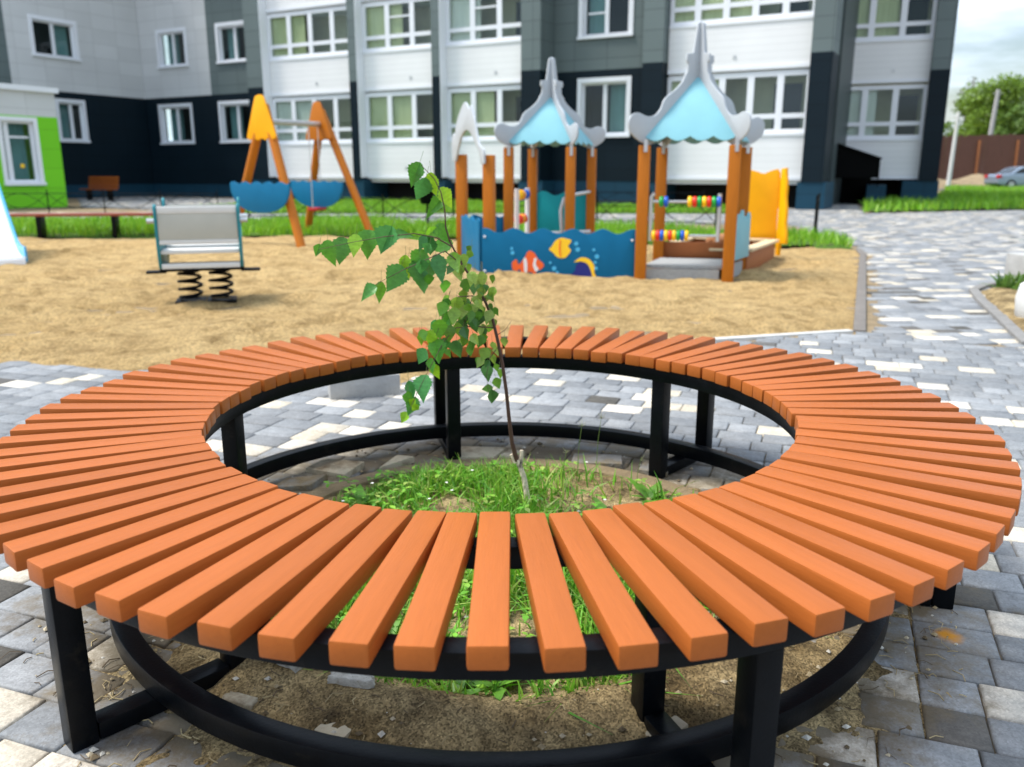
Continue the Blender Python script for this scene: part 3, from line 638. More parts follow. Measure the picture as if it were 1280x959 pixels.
# px, py of the leaf centre, length px, tip direction (deg, 90 = down), width ratio
LV = [(519, 216, 29, 115, .62), (527, 236, 30, 112, .66), (541, 229, 28, 80, .62), (557, 246, 27, 60, .6), (544, 257, 29, 130, .5),
      (397, 312, 15, 110, .7), (411, 315, 31, 84, .68), (427, 312, 31, 97, .78), (444, 306, 27, 95, .6), (460, 303, 32, 97, .8), (483, 298, 34, 115, .78), (504, 293, 30, 8, .35), (521, 295, 24, 170, .4), (538, 291, 22, 140, .6), (553, 290, 24, 60, .7), (528, 303, 20, 110, .5),
      (536, 308, 26, 100, .7), (551, 308, 32, 165, .55), (523, 324, 28, 120, .8), (507, 328, 19, 90, .7), (507, 335, 26, 105, .75), (494, 347, 35, 118, .78), (526, 344, 40, 78, .8), (475, 364, 25, 95, .55), (461, 364, 23, 150, .7), (549, 334, 34, 75, .55), (570, 330, 31, 70, .6), (573, 343, 24, 70, .55), (580, 327, 20, 90, .6),
      (589, 349, 20, 110, .75), (583, 358, 20, 70, .8), (592, 361, 18, 95, .8), (603, 351, 24, 85, .55), (602, 363, 17, 70, .6), (570, 382, 22, 95, .85), (552, 387, 21, 110, .8), (556, 374, 14, 140, .5), (577, 380, 20, 75, .8), (584, 381, 16, 100, .7), (567, 396, 24, 95, .7), (582, 399, 22, 60, .8), (589, 389, 19, 100, .8), (594, 377, 15, 80, .6), (600, 382, 18, 70, .6), (598, 397, 16, 95, .7), (615, 394, 18, 85, .7), (614, 384, 11, 70, .6), (617, 406, 16, 80, .7), (574, 408, 22, 120, .8), (592, 408, 20, 85, .8), (583, 417, 19, 70, .8),
      (549, 413, 28, 92, .72), (537, 423, 22, 110, .75), (562, 418, 23, 90, .75), (573, 414, 22, 80, .6), (595, 425, 18, 60, .7), (604, 425, 16, 95, .7), (571, 438, 26, 88, .8), (526, 447, 25, 120, .8), (547, 440, 34, 80, .7), (540, 458, 22, 85, .6), (529, 487, 38, 100, .72), (544, 466, 26, 70, .55), (514, 488, 25, 75, .6), (508, 500, 19, 100, .7), (514, 509, 28, 115, .7), (505, 523, 18, 120, .75),
      (608, 467, 24, 95, .75), (626, 468, 14, 80, .6), (621, 461, 13, 75, .6), (622, 480, 17, 70, .75), (607, 487, 19, 165, .6), (615, 498, 22, 85, .72), (605, 444, 20, 110, .8), (617, 450, 15, 80, .6), (630, 429, 15, 95, .7), (588, 440, 20, 75, .65), (597, 452, 12, 100, .6), (614, 372, 14, 60, .7), (620, 390, 13, 75, .7), (579, 391, 20, 110, .75), (562, 404, 18, 100, .7), (556, 432, 20, 95, .7), (612, 412, 15, 100, .7), (601, 414, 15, 75, .7), (590, 432, 15, 95, .7), (580, 428, 17, 105, .7)]
for cx_, cy_, sx_, sy_, n_ in ((585, 395, 20, 26, 26), (600, 375, 14, 18, 10), (560, 330, 24, 14, 9), (545, 425, 14, 16, 9), (612, 430, 9, 24, 8), (520, 500, 8, 12, 4)):
    for _ in range(n_): LV.append((cx_ + sx_ * max(-1.4, min(1.1, rnd.gauss(0, 1))), cy_ + sy_ * max(-1.4, min(1.4, rnd.gauss(0, 1))), rnd.uniform(12, 19), rnd.uniform(60, 125), rnd.uniform(.62, .85)))
for i, (x, y, L, d, wr) in enumerate(LV):
    Y = 2.42 + .0009 * (x - 400) * .7 + rnd.uniform(-.05, .05)
    a = R(d); ux, uy = math.cos(a), -math.sin(a)
    Lm = L * Y / 1070 * (1.14 if (x < 560 and y < 372) else .98)
    x0, y0 = x - math.cos(a) * L * .5, y - math.sin(a) * L * .5
    P0 = at(x0, y0, Y); xd = Vector((ux, rnd.uniform(-.45, .25), uy)); nm = Vector((rnd.uniform(-.5, .5), -1, rnd.uniform(-.1, .75)))
    big = x < 560
    cc = rnd.choice([(.04, .16, .022), (.055, .20, .02), (.10, .27, .016), (.04, .17, .04), (.17, .33, .016)]) if big else rnd.choice([(.06, .16, .02), (.10, .22, .02), (.15, .26, .03), (.045, .13, .03), (.19, .28, .05)])
    f = rnd.uniform(1.0, 1.6)
    add_leaf(lv, P0, xd, nm, Lm, Lm * wr * 1.08, tuple(c * f for c in cc), k=18, serr=.085, fold=rnd.uniform(.05, .75), droop=rnd.uniform(-.2, .55), tipw=1.0, base=.30)
    q = P0 - xd.normalized() * Lm * .28 + Vector((0, .01, .012))
    lv.tube([q, P0 + xd.normalized() * Lm * .05], .0006, 4, col=(.12, .16, .04))
lv.build('foliage', M_leaf, tree, cols=True, ang=60)
# ------------------------------------------------------------------ playground
V3 = Vector
# play house -------------------------------------------------------
ph = thing('play_house', 'wooden play house with two turquoise-roofed towers and a blue fish panel', 'playground structure', (.9, 9.3, 0))
def post(x, y, z1, rz=0, w=.105, parent=None):
    p = MB().box((x, y, z1 / 2 - .05), (w, w, z1 + .1), rz).build('post', M_post, parent, bevel=.010)
    return p
def wavy(n, amp, waves, x0, x1, y, ph0=0):
    return [(x0 + (x1 - x0) * i / n, y + amp * math.sin(ph0 + waves * 2 * math.pi * i / n)) for i in range(n + 1)]
ROOF = [(.0, 1.74), (.10, 1.79), (.17, 1.62), (.30, 1.52), (.42, 1.47), (.53, 1.36), (.60, 1.27), (.68, 1.22), (.76, 1.24), (.84, 1.26), (.90, 1.22), (.92, 1.13), (.88, 1.04), (.80, .985), (.70, .96), (.62, .93)]
def smooth_line(pts, k=4):
    out = []
    for i in range(len(pts) - 1):
        p0, p1, p2, p3 = (pts[max(i - 1, 0)], pts[i], pts[i + 1], pts[min(i + 2, len(pts) - 1)])
        for j in range(k):
            t = j / k
            out.append(tuple(.5 * (2 * p1[c] + (p2[c] - p0[c]) * t + (2 * p0[c] - 5 * p1[c] + 4 * p2[c] - p3[c]) * t * t + (3 * p1[c] - p0[c] - 3 * p2[c] + p3[c]) * t ** 3) for c in (0, 1)))
    return out + [pts[-1]]
def tower_roof(corners, tip, zpost, cen):
    cx, cy = cen
    arm = smooth_line([(.185, 2.02), (.21, 1.97), (.30, 1.885), (.42, 1.80), (.47, 1.70), (.54, 1.635), (.64, 1.625), (.74, 1.655), (.82, 1.63), (.855, 1.56), (.83, 1.47), (.76, 1.41), (.68, 1.37), (.60, 1.345)])
    prof = [(.045, 2.53), (.085, 2.25), (.165, 2.235), (.17, 2.17), (.145, 2.15), (.15, 2.07)] + arm + [(.54, 1.37), (.46, 1.44), (.1, 1.80), (0, 1.86)]
    f = (tip - zpost) / (2.55 - 1.345)
    for sidx, (x, y) in enumerate(corners):
        u = V3((x - cx, y - cy, 0)); r = u.length / .645
        p = [(0, zpost + (2.55 - 1.345) * f)] + [(a * r, zpost + (z - 1.345) * f) for a, z in prof]
        MB().prism(p, (cx, cy, .0008 * sidx), u, (0, 0, 1), .022 + .0007 * sidx).build('roof_board', M_grey, ph, bevel=.004)
    for i in range(4):
        a, b = V3((*corners[i], 0)), V3((*corners[(i + 1) % 4], 0)); c = V3((cx, cy, 0))
        A = c + (a - c) * 1.02; B = c + (b - c) * 1.02
        za = zpost + .07 * f; apex = c + V3((0, 0, zpost + .665 * f)) + ((a + b) / 2 - c) * .06
        A.z = B.z = za; e = (B - A); L = e.length; ex = e.normalized(); mid = (A + B) / 2; up = apex - mid; H = up.length
        edge = []
        nsc = 4
        for q in range(nsc * 6 + 1):
            t = q / (nsc * 6); edge.append((-L / 2 + L * t, -.055 * abs(math.sin(math.pi * nsc * t)) + .012))
        MB().prism(edge + [(.03, H), (-.03, H)], mid + up.normalized() * .004, ex, up, .014).build('roof_panel', M_turq, ph, bevel=.002)
big = [(1.32, 8.72), (2.18, 8.56), (2.50, 9.34), (1.64, 9.55)]
rot = R(-12)
for x, y in big: post(x, y, 1.335, rot, .115, ph)
tower_roof(big, 2.53, 1.335, (1.885, 9.03))
small = [(-.04, 10.62), (.71, 10.56), (1.03, 11.28), (.27, 11.42)]
for x, y in small: post(x, y, 1.37, R(-8), .115, ph)
tower_roof(small, 2.44, 1.37, (.485, 10.97))
# steel brackets on the post tops
for x, y in big + small: MB().box((x, y - .062, 1.33), (.035, .01, .12)).build('bracket', M_galv, ph)
# left gate posts with arch
post(-.60, 10.35, 1.28, R(-14), .12, ph); post(-.24, 9.12, 1.25, R(-14), .115, ph)
A, B = V3((-.60, 10.35, 0)), V3((-.24, 9.12, 0)); ex = (B - A); L = ex.length
arch_o = smooth_line([(-.12, 1.20), (-.14, 1.42), (-.06, 1.52), (.02, 1.50), (.12, 1.62), (.30, 1.74), (.55, 1.83), (.75, 1.74), (.83, 1.78), (.92, 1.68), (1.0, 1.60), (1.10, 1.45), (L - .08, 1.35), (L + .08, 1.30), (L + .1, 1.16)])
arch_i = smooth_line([(L - .04, 1.16), (L - .12, 1.28), (1.0, 1.38), (.85, 1.47), (.62, 1.53), (.38, 1.48), (.16, 1.32), (.05, 1.20)])
MB().prism(arch_o + arch_i, A + V3((-.07, 0, 0)), ex, (0, 0, 1), .022).build('arch', M_grey, ph, bevel=.004)
# blue panels
fa, fb = V3((-.315, 9.0, 0)), V3((1.27, 8.735, 0)); fe = fb - fa; FL = fe.length; fe.normalize()
top = [(FL * i / 48, .485 + .026 * math.sin(2 * math.pi * (5.2 * i / 48) + 1.0)) for i in range(49)][::-1]
fp = MB().prism([(0, .005), (FL * .72, .005), (FL * .86, -.02), (FL, -.045)] + top, fa, fe, (0, 0, 1), .022).build('fish_panel', M_blue, ph, bevel=.004)
fn = V3((fe.y, -fe.x, 0)) * .0125                        # out of the panel towards the sand
def decal(name, shapes, s0, z0, sc, parent):
    for nm, pts, m, lift in shapes:
        MB().prism([(s0 + p[0] * sc, z0 + p[1] * sc) for p in pts], fa + fn * (1 + lift), fe, (0, 0, 1), .004).build(nm, m, parent)
M_for = mat('orange_print', srgb(236, 96, 34), .45); M_fw = mat('white_print', (.75, .76, .76), .45); M_fy = mat('yellow_print', srgb(250, 200, 30), .45)
M_fd = mat('navy_print', srgb(18, 30, 120), .45); M_fb = mat('bubble_print', srgb(70, 175, 220), .45); M_fk = mat('dark_print', (.02, .02, .03), .45)
ell = lambda a, b, n=20, cx=0, cy=0: [(cx + a * math.cos(2 * math.pi * i / n), cy + b * math.sin(2 * math.pi * i / n)) for i in range(n)]
def px_s(px): 
    a, _ = ray(px, 330); # where the sight line meets the panel
    t = (a * fa.y - fa.x) / (fe.x - a * fe.y); return t
so = px_s(660); sy = px_s(700); sn = px_s(729)
decal('fish_print', [('orange_fish', smooth_line([(-.5, .05), (-.36, .16), (-.28, .0), (-.1, .22), (.02, .42), (.2, .36), (.3, .2), (.44, .08), (.5, -.02), (.4, -.14), (.3, -.16), (.22, -.3), (.1, -.22), (-.12, -.26), (-.2, -.36), (-.24, -.14), (-.34, -.2), (-.48, -.16)]), M_for, .2),
     ('fish_band', smooth_line([(-.14, .17), (-.07, .22), (-.02, .05), (-.02, -.22), (-.1, -.22), (-.12, 0)]), M_fw, .55), ('fish_band', smooth_line([(.2, .2), (.28, .2), (.25, .02), (.34, -.14), (.24, -.2), (.16, -.02)]), M_fw, .55)], so, .135, .34, fp)
decal('fish_print', [('yellow_fish', smooth_line([(-.5, -.06), (-.36, .1), (-.2, .34), (.05, .46), (.3, .42), (.5, .34), (.36, .1), (.48, -.08), (.38, -.26), (.2, -.42), (-.1, -.4), (-.3, -.2)]), M_fy, .2),
     ('fish_band', [(-.02, .36), (.03, .36), (.01, 0), (.05, -.36), (0, -.36), (-.05, 0)], M_for, .55)], sy, .31, .235, fp)
decal('fish_print', [('navy_fish', smooth_line([(-.5, -.34), (-.3, -.1), (-.26, .1), (0, .26), (.26, .18), (.4, -.05), (.34, -.34)]), M_fd, .2), ('fish_band', smooth_line([(-.36, .2), (-.1, .38), (.2, .34), (.42, .1), (.44, -.2), (.5, -.3), (.38, -.34), (.3, -.1), (.15, .16), (-.1, .24)]), M_fy, .55)], sn, .115, .27, fp)
for px, z, r_ in ((640, .30, .016), (641, .255, .022), (688, .16, .014), (693, .10, .024), (697, .06, .016), (720, .36, .022), (722, .30, .024), (742, .30, .016), (746, .23, .024), (744, .17, .016), (745, .11, .02)):
    decal('', [('bubble', ell(r_, r_, 12), M_fb, .2)], px_s(px), z, 1, fp)
bo = MB()
for s_, z in ((.03, .06), (.03, .42), (FL - .04, .40)): bo.lathe([(.014, 0), (.012, .008), (.001, .01)], fa + fe * s_ + fn * 1.1 + V3((0, 0, z)), 10, rot=Matrix.Rotation(R(90), 3, 'X'))
bo.build('bolt_cap', M_white, fp)
def side_panel(a, b, z0, z1, m, waves=3, amp=.02, name='side_panel', th=.02):
    a, b = V3((*a, 0)), V3((*b, 0)); e = b - a; L = e.length
    tp = [(L * i / 30, z1 + amp * math.sin(2 * math.pi * waves * i / 30)) for i in range(31)][::-1]
    return MB().prism([(0, z0), (L, z0)] + tp, a, e, (0, 0, 1), th).build(name, m, ph, bevel=.003)
side_panel((-.34, 9.08), (-.60, 10.30), .0, .58, M_blue)
side_panel((-.50, 10.42), (-.10, 10.62), .0, .56, M_blue, 2)
side_panel((.33, 11.38), (.97, 11.27), .22, .81, M_teal, 2.0, .03, 'back_panel')
# abacus: rails, rods, beads
BE = [mat('bead_' + n_, srgb(*c_), .35) for n_, c_ in (('yellow', (252, 196, 10)), ('red', (226, 52, 20)), ('green', (20, 160, 60)), ('blue', (10, 90, 200)), ('orange', (244, 130, 20)))]
def bead(c, ax, r_, w, m, parent):
    rot_ = V3((0, 0, 1)).rotation_difference(ax).to_matrix()
    MB().lathe([(r_ * .55, -w / 2), (r_ * .88, -w * .42), (r_, -w * .15), (r_, w * .15), (r_ * .88, w * .42), (r_ * .55, w / 2)], c, 18, rot=rot_).build('bead', m, parent)
ra, rb = V3((1.40, 8.69, 0)), V3((2.06, 8.57, 0)); re = (rb - ra); RL = re.length; re.normalize()
ab = MB().tube([ra + V3((0, 0, .40)), ra + V3((0, 0, .84)), ra + V3((.0, 0, .87)) + re * .03], .022, 10).tube([rb + V3((0, 0, .40)), rb + V3((0, 0, .87))], .022, 10).tube([ra + V3((0, 0, .79)), rb + V3((0, 0, .79))], .014, 8).tube([ra + V3((0, 0, .455)), rb + V3((0, 0, .455))], .014, 8).build('abacus', M_galv, ph)
w = .047
for t, q in [(.10, 2), (.147, 3)] + [(.38 + w * i, c_) for i, c_ in enumerate((0, 1, 2, 0, 1, 2, 3))]: bead(ra + re * (t) + V3((0, 0, .79)), re, .055, w * .96, BE[q], ab)
for i, c_ in enumerate((0, 1, 3, 0, 1, 0, 2, 3, 0)): bead(ra + re * (.035 + (w - .006) * i) + V3((0, 0, .455)), re, .055, w * .86, BE[c_], ab)
la, lb = V3((.06, 10.75, 0)), V3((.20, 11.25, 0)); le = (lb - la).normalized()
ab2 = MB().tube([la + V3((0, 0, .25)), la + V3((0, 0, .88))], .03, 10).tube([lb + V3((0, 0, .25)), lb + V3((0, 0, .88))], .03, 10).tube([la + V3((0, 0, .80)), lb + V3((0, 0, .80))], .014, 8).tube([la + V3((0, 0, .50)), lb + V3((0, 0, .50))], .014, 8).build('abacus', M_white, ph)
for t, z, q in ((.1, .80, 0), (.16, .80, 4), (.22, .80, 0), (.42, .80, 3), (.08, .50, 1), (.14, .50, 4), (.2, .5, 0), (.3, .5, 1)): bead(la + le * t + V3((0, 0, z)), le, .062, .056, BE[q], ab2)
# handrails and bench inside the small tower
MB().tube([V3((.42, 10.9, .32)), V3((1.0, 10.95, .34))], .025, 8).build('handrail', M_galv, ph)
MB().tube([V3((.62, 10.62, .34)), V3((.60, 10.64, .62)), V3((.64, 10.66, .76)), V3((.72, 10.72, .80)), V3((1.0, 11.2, .83))], .022, 8).build('handrail', M_galv, ph)
# deck, steps and skirt of the big tower
dk = MB(); 
for i in range(6):
    t0 = (i + .5) / 6; a = V3((1.36, 8.74, 0)).lerp(V3((1.66, 9.5, 0)), t0); b = V3((2.13, 8.60, 0)).lerp(V3((2.46, 9.3, 0)), t0)
    dk.beam(a + V3((0, 0, .135)), b + V3((0, 0, .135)), .128, .035)
dk.build('deck', M_deck, ph, bevel=.004)
MB().beam((1.38, 8.725, .055), (2.10, 8.59, .055), .02, .12).build('deck_skirt', M_deck, ph)
MB().beam((2.19, 8.62, .075), (2.50, 9.25, .075), .02, .14).build('deck_skirt', M_deck, ph)
MB().beam((1.69, 9.56, .24), (2.50, 9.36, .24), .03, .17).build('back_board', M_brown, ph, bevel=.004)
pa, pb_ = V3((2.215, 8.62, 0)), V3((2.57, 9.28, 0)); pe = pb_ - pa; PL = pe.length
pt = []
for i in range(5):
    x0 = PL * i / 5; x1 = PL * (i + 1) / 5; h_ = .60 + .035 * ((i * 7) % 3)
    pt += [(x0 + .008, h_ - .02), ((x0 + x1) / 2 - .03, h_ + .025), ((x0 + x1) / 2 + .03, h_ + .025), (x1 - .008, h_ - .02)]
MB().prism([(0, .19), (PL, .19)] + pt[::-1], pa, pe, (0, 0, 1), .02).build('picket_panel', M_turq, ph, bevel=.003)
# low sand box behind the tower
sb = [(2.56, 9.34), (3.28, 10.72), (2.35, 11.25), (1.70, 9.7)]
for i in range(4):
    a, b = sb[i], sb[(i + 1) % 4]
    MB().beam((*a, .11), (*b, .11), .045, .24).build('sandbox_board', M_brown, ph, bevel=.004)
    MB().beam((*a, .247), (*b, .247), .14, .03).build('sandbox_rim', M_pale, ph, bevel=.004)
yp = smooth_line([(0, .25), (.0, .55), (.0, 1.06), (.10, 1.09), (.2, 1.06), (.3, 1.10), (.40, 1.07), (.40, .6), (.40, .25)], 3)
MB().prism(yp, (2.98, 11.02, 0), (.40, -.10, 0), (0, 0, 1), .025).build('climbing_panel', M_yell, ph, bevel=.004)
ys = [(0, -.05), (.06, -.05), (.07, .2)] + wavy(24, .02, 3, .12, .2, .0)[0:0] + [(.10 + .009 * math.sin(i * .9) + .10 * (1 - i / 20), .2 + .93 * i / 20) for i in range(21)] + [(.0, 1.12)]
MB().prism(ys, (3.39, 10.92, 0), (.16, -.55, 0), (0, 0, 1), .04).build('climbing_panel', M_yell, ph, bevel=.004)
for x, y, z, r_ in ((2.42, 9.95, .30, .075), (2.50, 10.1, .31, .07), (2.36, 10.05, .29, .06)):
    MB().lathe([(r_ * .3, -.08), (r_, -.05), (r_, .05), (r_ * .3, .08)], (x, y, z), 14, rot=Matrix.Rotation(R(80), 3, 'Y')).build('log_step', mat('log_end', srgb(150, 100, 60), .7, var=.2, scale=20), ph)

# swing ----------------------------------------------------------------
sw = thing('swing_set', 'wooden swing with two A-frames, yellow and blue plates and a steel beam', 'swing', (-3.4, 13.8, 0))
frames = [((-3.01, 12.26), (-4.34, 13.2), (-3.60, 12.9), 2.02), ((-2.30, 14.25), (-3.66, 15.3), (-3.20, 14.85), 2.08)]
for fi, (r_, l_, tpt, zt) in enumerate(frames):
    for e in (r_, l_):
        a = V3((*tpt, zt)); b = V3((*e, -.05)); d = (a - b).normalized()
        MB().tube([b, a], .065, 12).build('leg', M_post, sw)
    ex = V3((r_[0] - l_[0], r_[1] - l_[1], 0)).normalized(); n_ = V3((ex.y, -ex.x, 0)); n_ = n_ if n_.y < 0 else -n_
    o_ = V3((*tpt, 0)) + n_ * .085
    plate = smooth_line([(-.07, 2.14), (-.02, 2.16), (.03, 2.16), (.08, 2.13), (.13, 1.98), (.24, 1.66), (.26, 1.57), (.20, 1.54), (.14, 1.57), (.07, 1.53), (0, 1.56), (-.07, 1.53), (-.14, 1.57), (-.20, 1.54), (-.26, 1.57), (-.24, 1.66), (-.13, 1.98)], 3)
    MB().prism([(x * 1.22, z + (zt - 2.02)) for x, z in plate], o_, ex, (0, 0, 1), .025).build('top_plate', M_yell if fi == 0 else M_post, sw, bevel=.004)  # far plate is yellow too; its dimmer light is put into the orange colour
    bp = [(-.58 + 1.32 * i / 30, .93 + .018 * math.sin(2 * math.pi * 5 * i / 30)) for i in range(31)]
    lowr = smooth_line([(.74, .93), (.73, .78), (.58, .60), (.28, .51), (-.12, .51), (-.42, .60), (-.57, .78), (-.58, .93)], 3)[1:-1]
    MB().prism(bp + lowr, o_ + n_ * .17, ex, (0, 0, 1), .022).build('side_plate', M_blue, sw, bevel=.004)
a, b = V3((*frames[0][2], 1.80)), V3((*frames[1][2], 1.86)); d = (b - a).normalized()
MB().tube([a - d * .05, b + d * .05], .045, 12).build('beam', M_galv, sw)
# red swing seat on chains, hanging by the far frame
s0 = a.lerp(b, .82); seat = MB().box((s0.x, s0.y, .48), (.16, .40, .05), math.atan2(d.y, d.x) - R(90)).build('seat', mat('red_rubber', (.42, .02, .02), .5), sw, bevel=.015)
for q in (-.18, .18): MB().tube([V3((s0.x, s0.y, .5)) + d * q, V3((s0.x, s0.y, 1.80)) + d * q], .009, 6).build('chain', M_galv, sw)

# spring rocker -------------------------------------------------------
rk = thing('spring_rocker', 'grey two-seat spring rocker with turquoise sides on two black coil springs', 'spring rocker', (-2.55, 7.2, 0))
M_rs = mat('rocker_side', srgb(20, 120, 130), .45, var=.05, scale=6); M_rg = mat('rocker_grey', (.42, .42, .37), .55, var=.05); M_rl = mat('rocker_light', (.62, .62, .60), .5, var=.05)
yc = 7.22; x0, x1 = -2.92, -2.30
for sx in (x0, x1):
    out = smooth_line([(-.36, .325), (-.40, .42), (-.41, .62), (-.42, .80), (-.37, .83), (-.33, .78), (-.30, .60), (-.14, .54), (.14, .54), (.32, .60), (.37, .80), (.41, .86), (.46, .82), (.45, .62), (.40, .40), (.34, .31), (.0, .29)], 3)
    MB().prism(out, (sx, yc, 0), (0, 1, 0), (0, 0, 1), .022).build('side_panel', M_rs, rk, bevel=.004)
    for dy in (-.34, .36): MB().tube([(sx - .0, yc + dy, .70), (sx + (.07 if sx > -2.5 else -.07), yc + dy, .70)], .02, 8).build('hand_grip', M_galv, rk)
xm = (x0 + x1) / 2; Wd = x1 - x0 - .026
MB().box((xm, yc - .385, .785), (Wd, .05, .055)).build('back_rail', M_rl, rk, bevel=.006)
MB().box((xm, yc - .395, .655), (Wd, .022, .205)).build('backrest', M_rg, rk, bevel=.004)
MB().box((xm, yc - .385, .535), (Wd, .05, .034)).build('back_rail', M_rl, rk, bevel=.005)
MB().box((xm, yc - .25, .455), (Wd, .26, .028)).build('seat', M_rl, rk, bevel=.005)
MB().box((xm, yc + .27, .455), (Wd, .26, .028)).build('seat', M_rl, rk, bevel=.005)
MB().box((xm, yc + .40, .69), (Wd, .022, .22)).build('backrest', M_rg, rk, bevel=.004)
MB().box((xm, yc - .37, .345), (Wd, .05, .04)).build('cross_rail', M_rl, rk, bevel=.005)
MB().box((xm, yc, .302), (Wd + .06, .56, .022)).build('base_plate', M_black, rk, bevel=.004)
for sgn in (-1, 1): MB().box((xm + sgn * .375, yc - .03, .268), (.16, .11, .022)).build('footrest', M_black, rk, bevel=.01)
for sx in (-.125, .125):
    pt_ = []; turns = 4.2
    for i in range(140):
        t_ = i / 139; a = 2 * math.pi * turns * t_; r_ = .092 - .010 * abs(2 * t_ - 1)
        pt_.append((xm + sx + r_ * math.cos(a), yc + r_ * math.sin(a), .015 + .275 * t_))
    MB().tube(pt_, .0135, 8).build('coil_spring', M_black, rk)
for q in (-.125, .125): MB().box((xm + q, yc, .012), (.24, .27, .025)).build('ground_plate', M_black, rk, bevel=.004)

rk.rotation_euler.z = R(17)
# slide end ------------------------------------------------------------
sd = thing('slide', 'white slide chute with blue side walls at the left edge of the sand', 'slide', (-6.2, 10.2, 0))
path = smooth_line([(-.22, .13), (.0, .12), (.25, .17), (.55, .38), (1.0, .74), (1.6, 1.22), (2.0, 1.45), (2.5, 1.47)], 4)
dv = V3((-.62, .785, 0)).normalized(); nv = V3((dv.y, -dv.x, 0)); eo = V3((-5.74, 10.02, 0))
m_ = MB(); th_ = .018
low = [(s_, z - th_) for s_, z in path][::-1]
m_.prism(path + low, eo - nv * .25, dv, (0, 0, 1), .46); m_.build('chute', M_white, sd, bevel=.0)
M_sb = mat('slide_blue', srgb(40, 150, 195), .4, var=.04)
for q in (-.015, -.485):
    up_ = [(s_, z + .12) for s_, z in path]; dn = [(s_, z - .06) for s_, z in path][::-1]
    MB().prism(up_ + dn, eo + nv * q, dv, (0, 0, 1), .022).build('side_wall', M_sb, sd, bevel=.004)
MB().box(tuple(eo - nv * .25 + dv * -.2 + V3((0, 0, .055))), (.10, .44, .11), math.atan2(dv.y, dv.x)).build('foot', M_white, sd, bevel=.01)
for q in (-.02, -.48): MB().tube([eo + nv * q + dv * 2.3 + V3((0, 0, -.03)), eo + nv * q + dv * 2.3 + V3((0, 0, 1.5))], .05, 10).build('leg', M_post, sd)

# long low plank bench -------------------------------------------------
pl = thing('plank_bench', 'long low red-brown plank bench on black legs at the far sand edge', 'bench', (-7.1, 14.5, 0))
MB().beam((-8.65, 14.35, .385), (-5.75, 14.75, .385), .30, .045).build('seat', mat('red_plank', srgb(140, 70, 48), .55, var=.1, scale=6), pl, bevel=.006)
for x, y in ((-7.93, 14.45), (-6.75, 14.62)):
    MB().box((x, y, .18), (.07, .24, .36), R(8)).build('leg', M_black, pl, bevel=.005)
# bench by the wall
wb = thing('wall_bench', 'orange-brown slatted bench with backrest in front of the dark wall', 'bench', (-16.3, 34.6, 0))
o_ = V3((-16.3, 34.6, 0)); ex = V3((.90, -.44, 0)); ny = V3((-.44, -.90, 0))
for i in range(4): MB().beam(o_ - ex * .85 + V3((0, 0, .52 + i * .12)) - ny * (.02 * i), o_ + ex * .85 + V3((0, 0, .52 + i * .12)) - ny * (.02 * i), .03, .10).build('back_slat', M_slat, wb, bevel=.006)
for i in range(4): MB().beam(o_ - ex * .85 + V3((0, 0, .43)) + ny * (.07 + i * .11), o_ + ex * .85 + V3((0, 0, .43)) + ny * (.07 + i * .11), .095, .035).build('seat_slat', M_slat, wb, bevel=.006)
for q in (-.6, .6): MB().beam(o_ + ex * q + ny * .2 + V3((0, 0, 0)), o_ + ex * q + ny * .2 + V3((0, 0, .41)), .3, .05, up=tuple(ny)).build('leg', M_black, wb)

# low black lawn fences --------------------------------------------------
def lawn_fence(a, b, n_, lab, h_=.55, arcs=True):
    a, b = V3((*a, 0)), V3((*b, 0)); t_ = thing('lawn_fence', lab, 'fence', tuple(a), 'low black lawn fences')
    for i in range(n_ + 1):
        p = a.lerp(b, i / n_); MB().tube([p + V3((0, 0, -.05)), p + V3((0, 0, h_ + .1))], .016, 6).build('post', M_black, t_)
    rl = MB()
    for i in range(n_):
        p, q = a.lerp(b, i / n_), a.lerp(b, (i + 1) / n_)
        for z in (.18, h_): rl.tube([p + V3((0, 0, z)), q + V3((0, 0, z))], .010, 5)
        if arcs:
            rl.tube([p.lerp(q, j / 12) + V3((0, 0, .18 + (h_ - .18) * math.sin(math.pi * j / 12))) for j in range(13)], .008, 5)
            rl.tube([p.lerp(q, j / 12) + V3((0, 0, h_ - (h_ - .18) * math.sin(math.pi * j / 12))) for j in range(13)], .008, 5)
    rl.build('rail', M_black, t_)
lawn_fence((-13.6, 22.6), (-7.6, 22.3), 4, 'low black fence with arched rails in front of the green annex')
lawn_fence((-5.6, 18.3), (-1.2, 17.6), 3, 'low black fence on the grass behind the swing')
lawn_fence((.6, 17.0), (3.7, 15.6), 3, 'low black fence on the grass behind the play house')
lawn_fence((5.15, 14.6), (5.75, 16.2), 2, 'short black fence ending at the plaza by the entrance path', .6, False)
lawn_fence((-.6, 23.6), (5.2, 23.5), 4, 'low black fence along the lawn under the loggias')
# litter bin on a post
lb_ = thing('litter_bin', 'small black litter bin on a thin post behind the sapling', 'bin', (-1.53, 15.6, 0))
MB().tube([(-1.53, 15.6, -.05), (-1.53, 15.6, .70)], .022, 8).build('post', M_black, lb_)
MB().lathe([(.10, .52), (.13, .56), (.155, .92), (.16, .94), (.15, .95), (.12, .93)], (-1.53, 15.6, 0), 20).build('bucket', M_black, lb_)
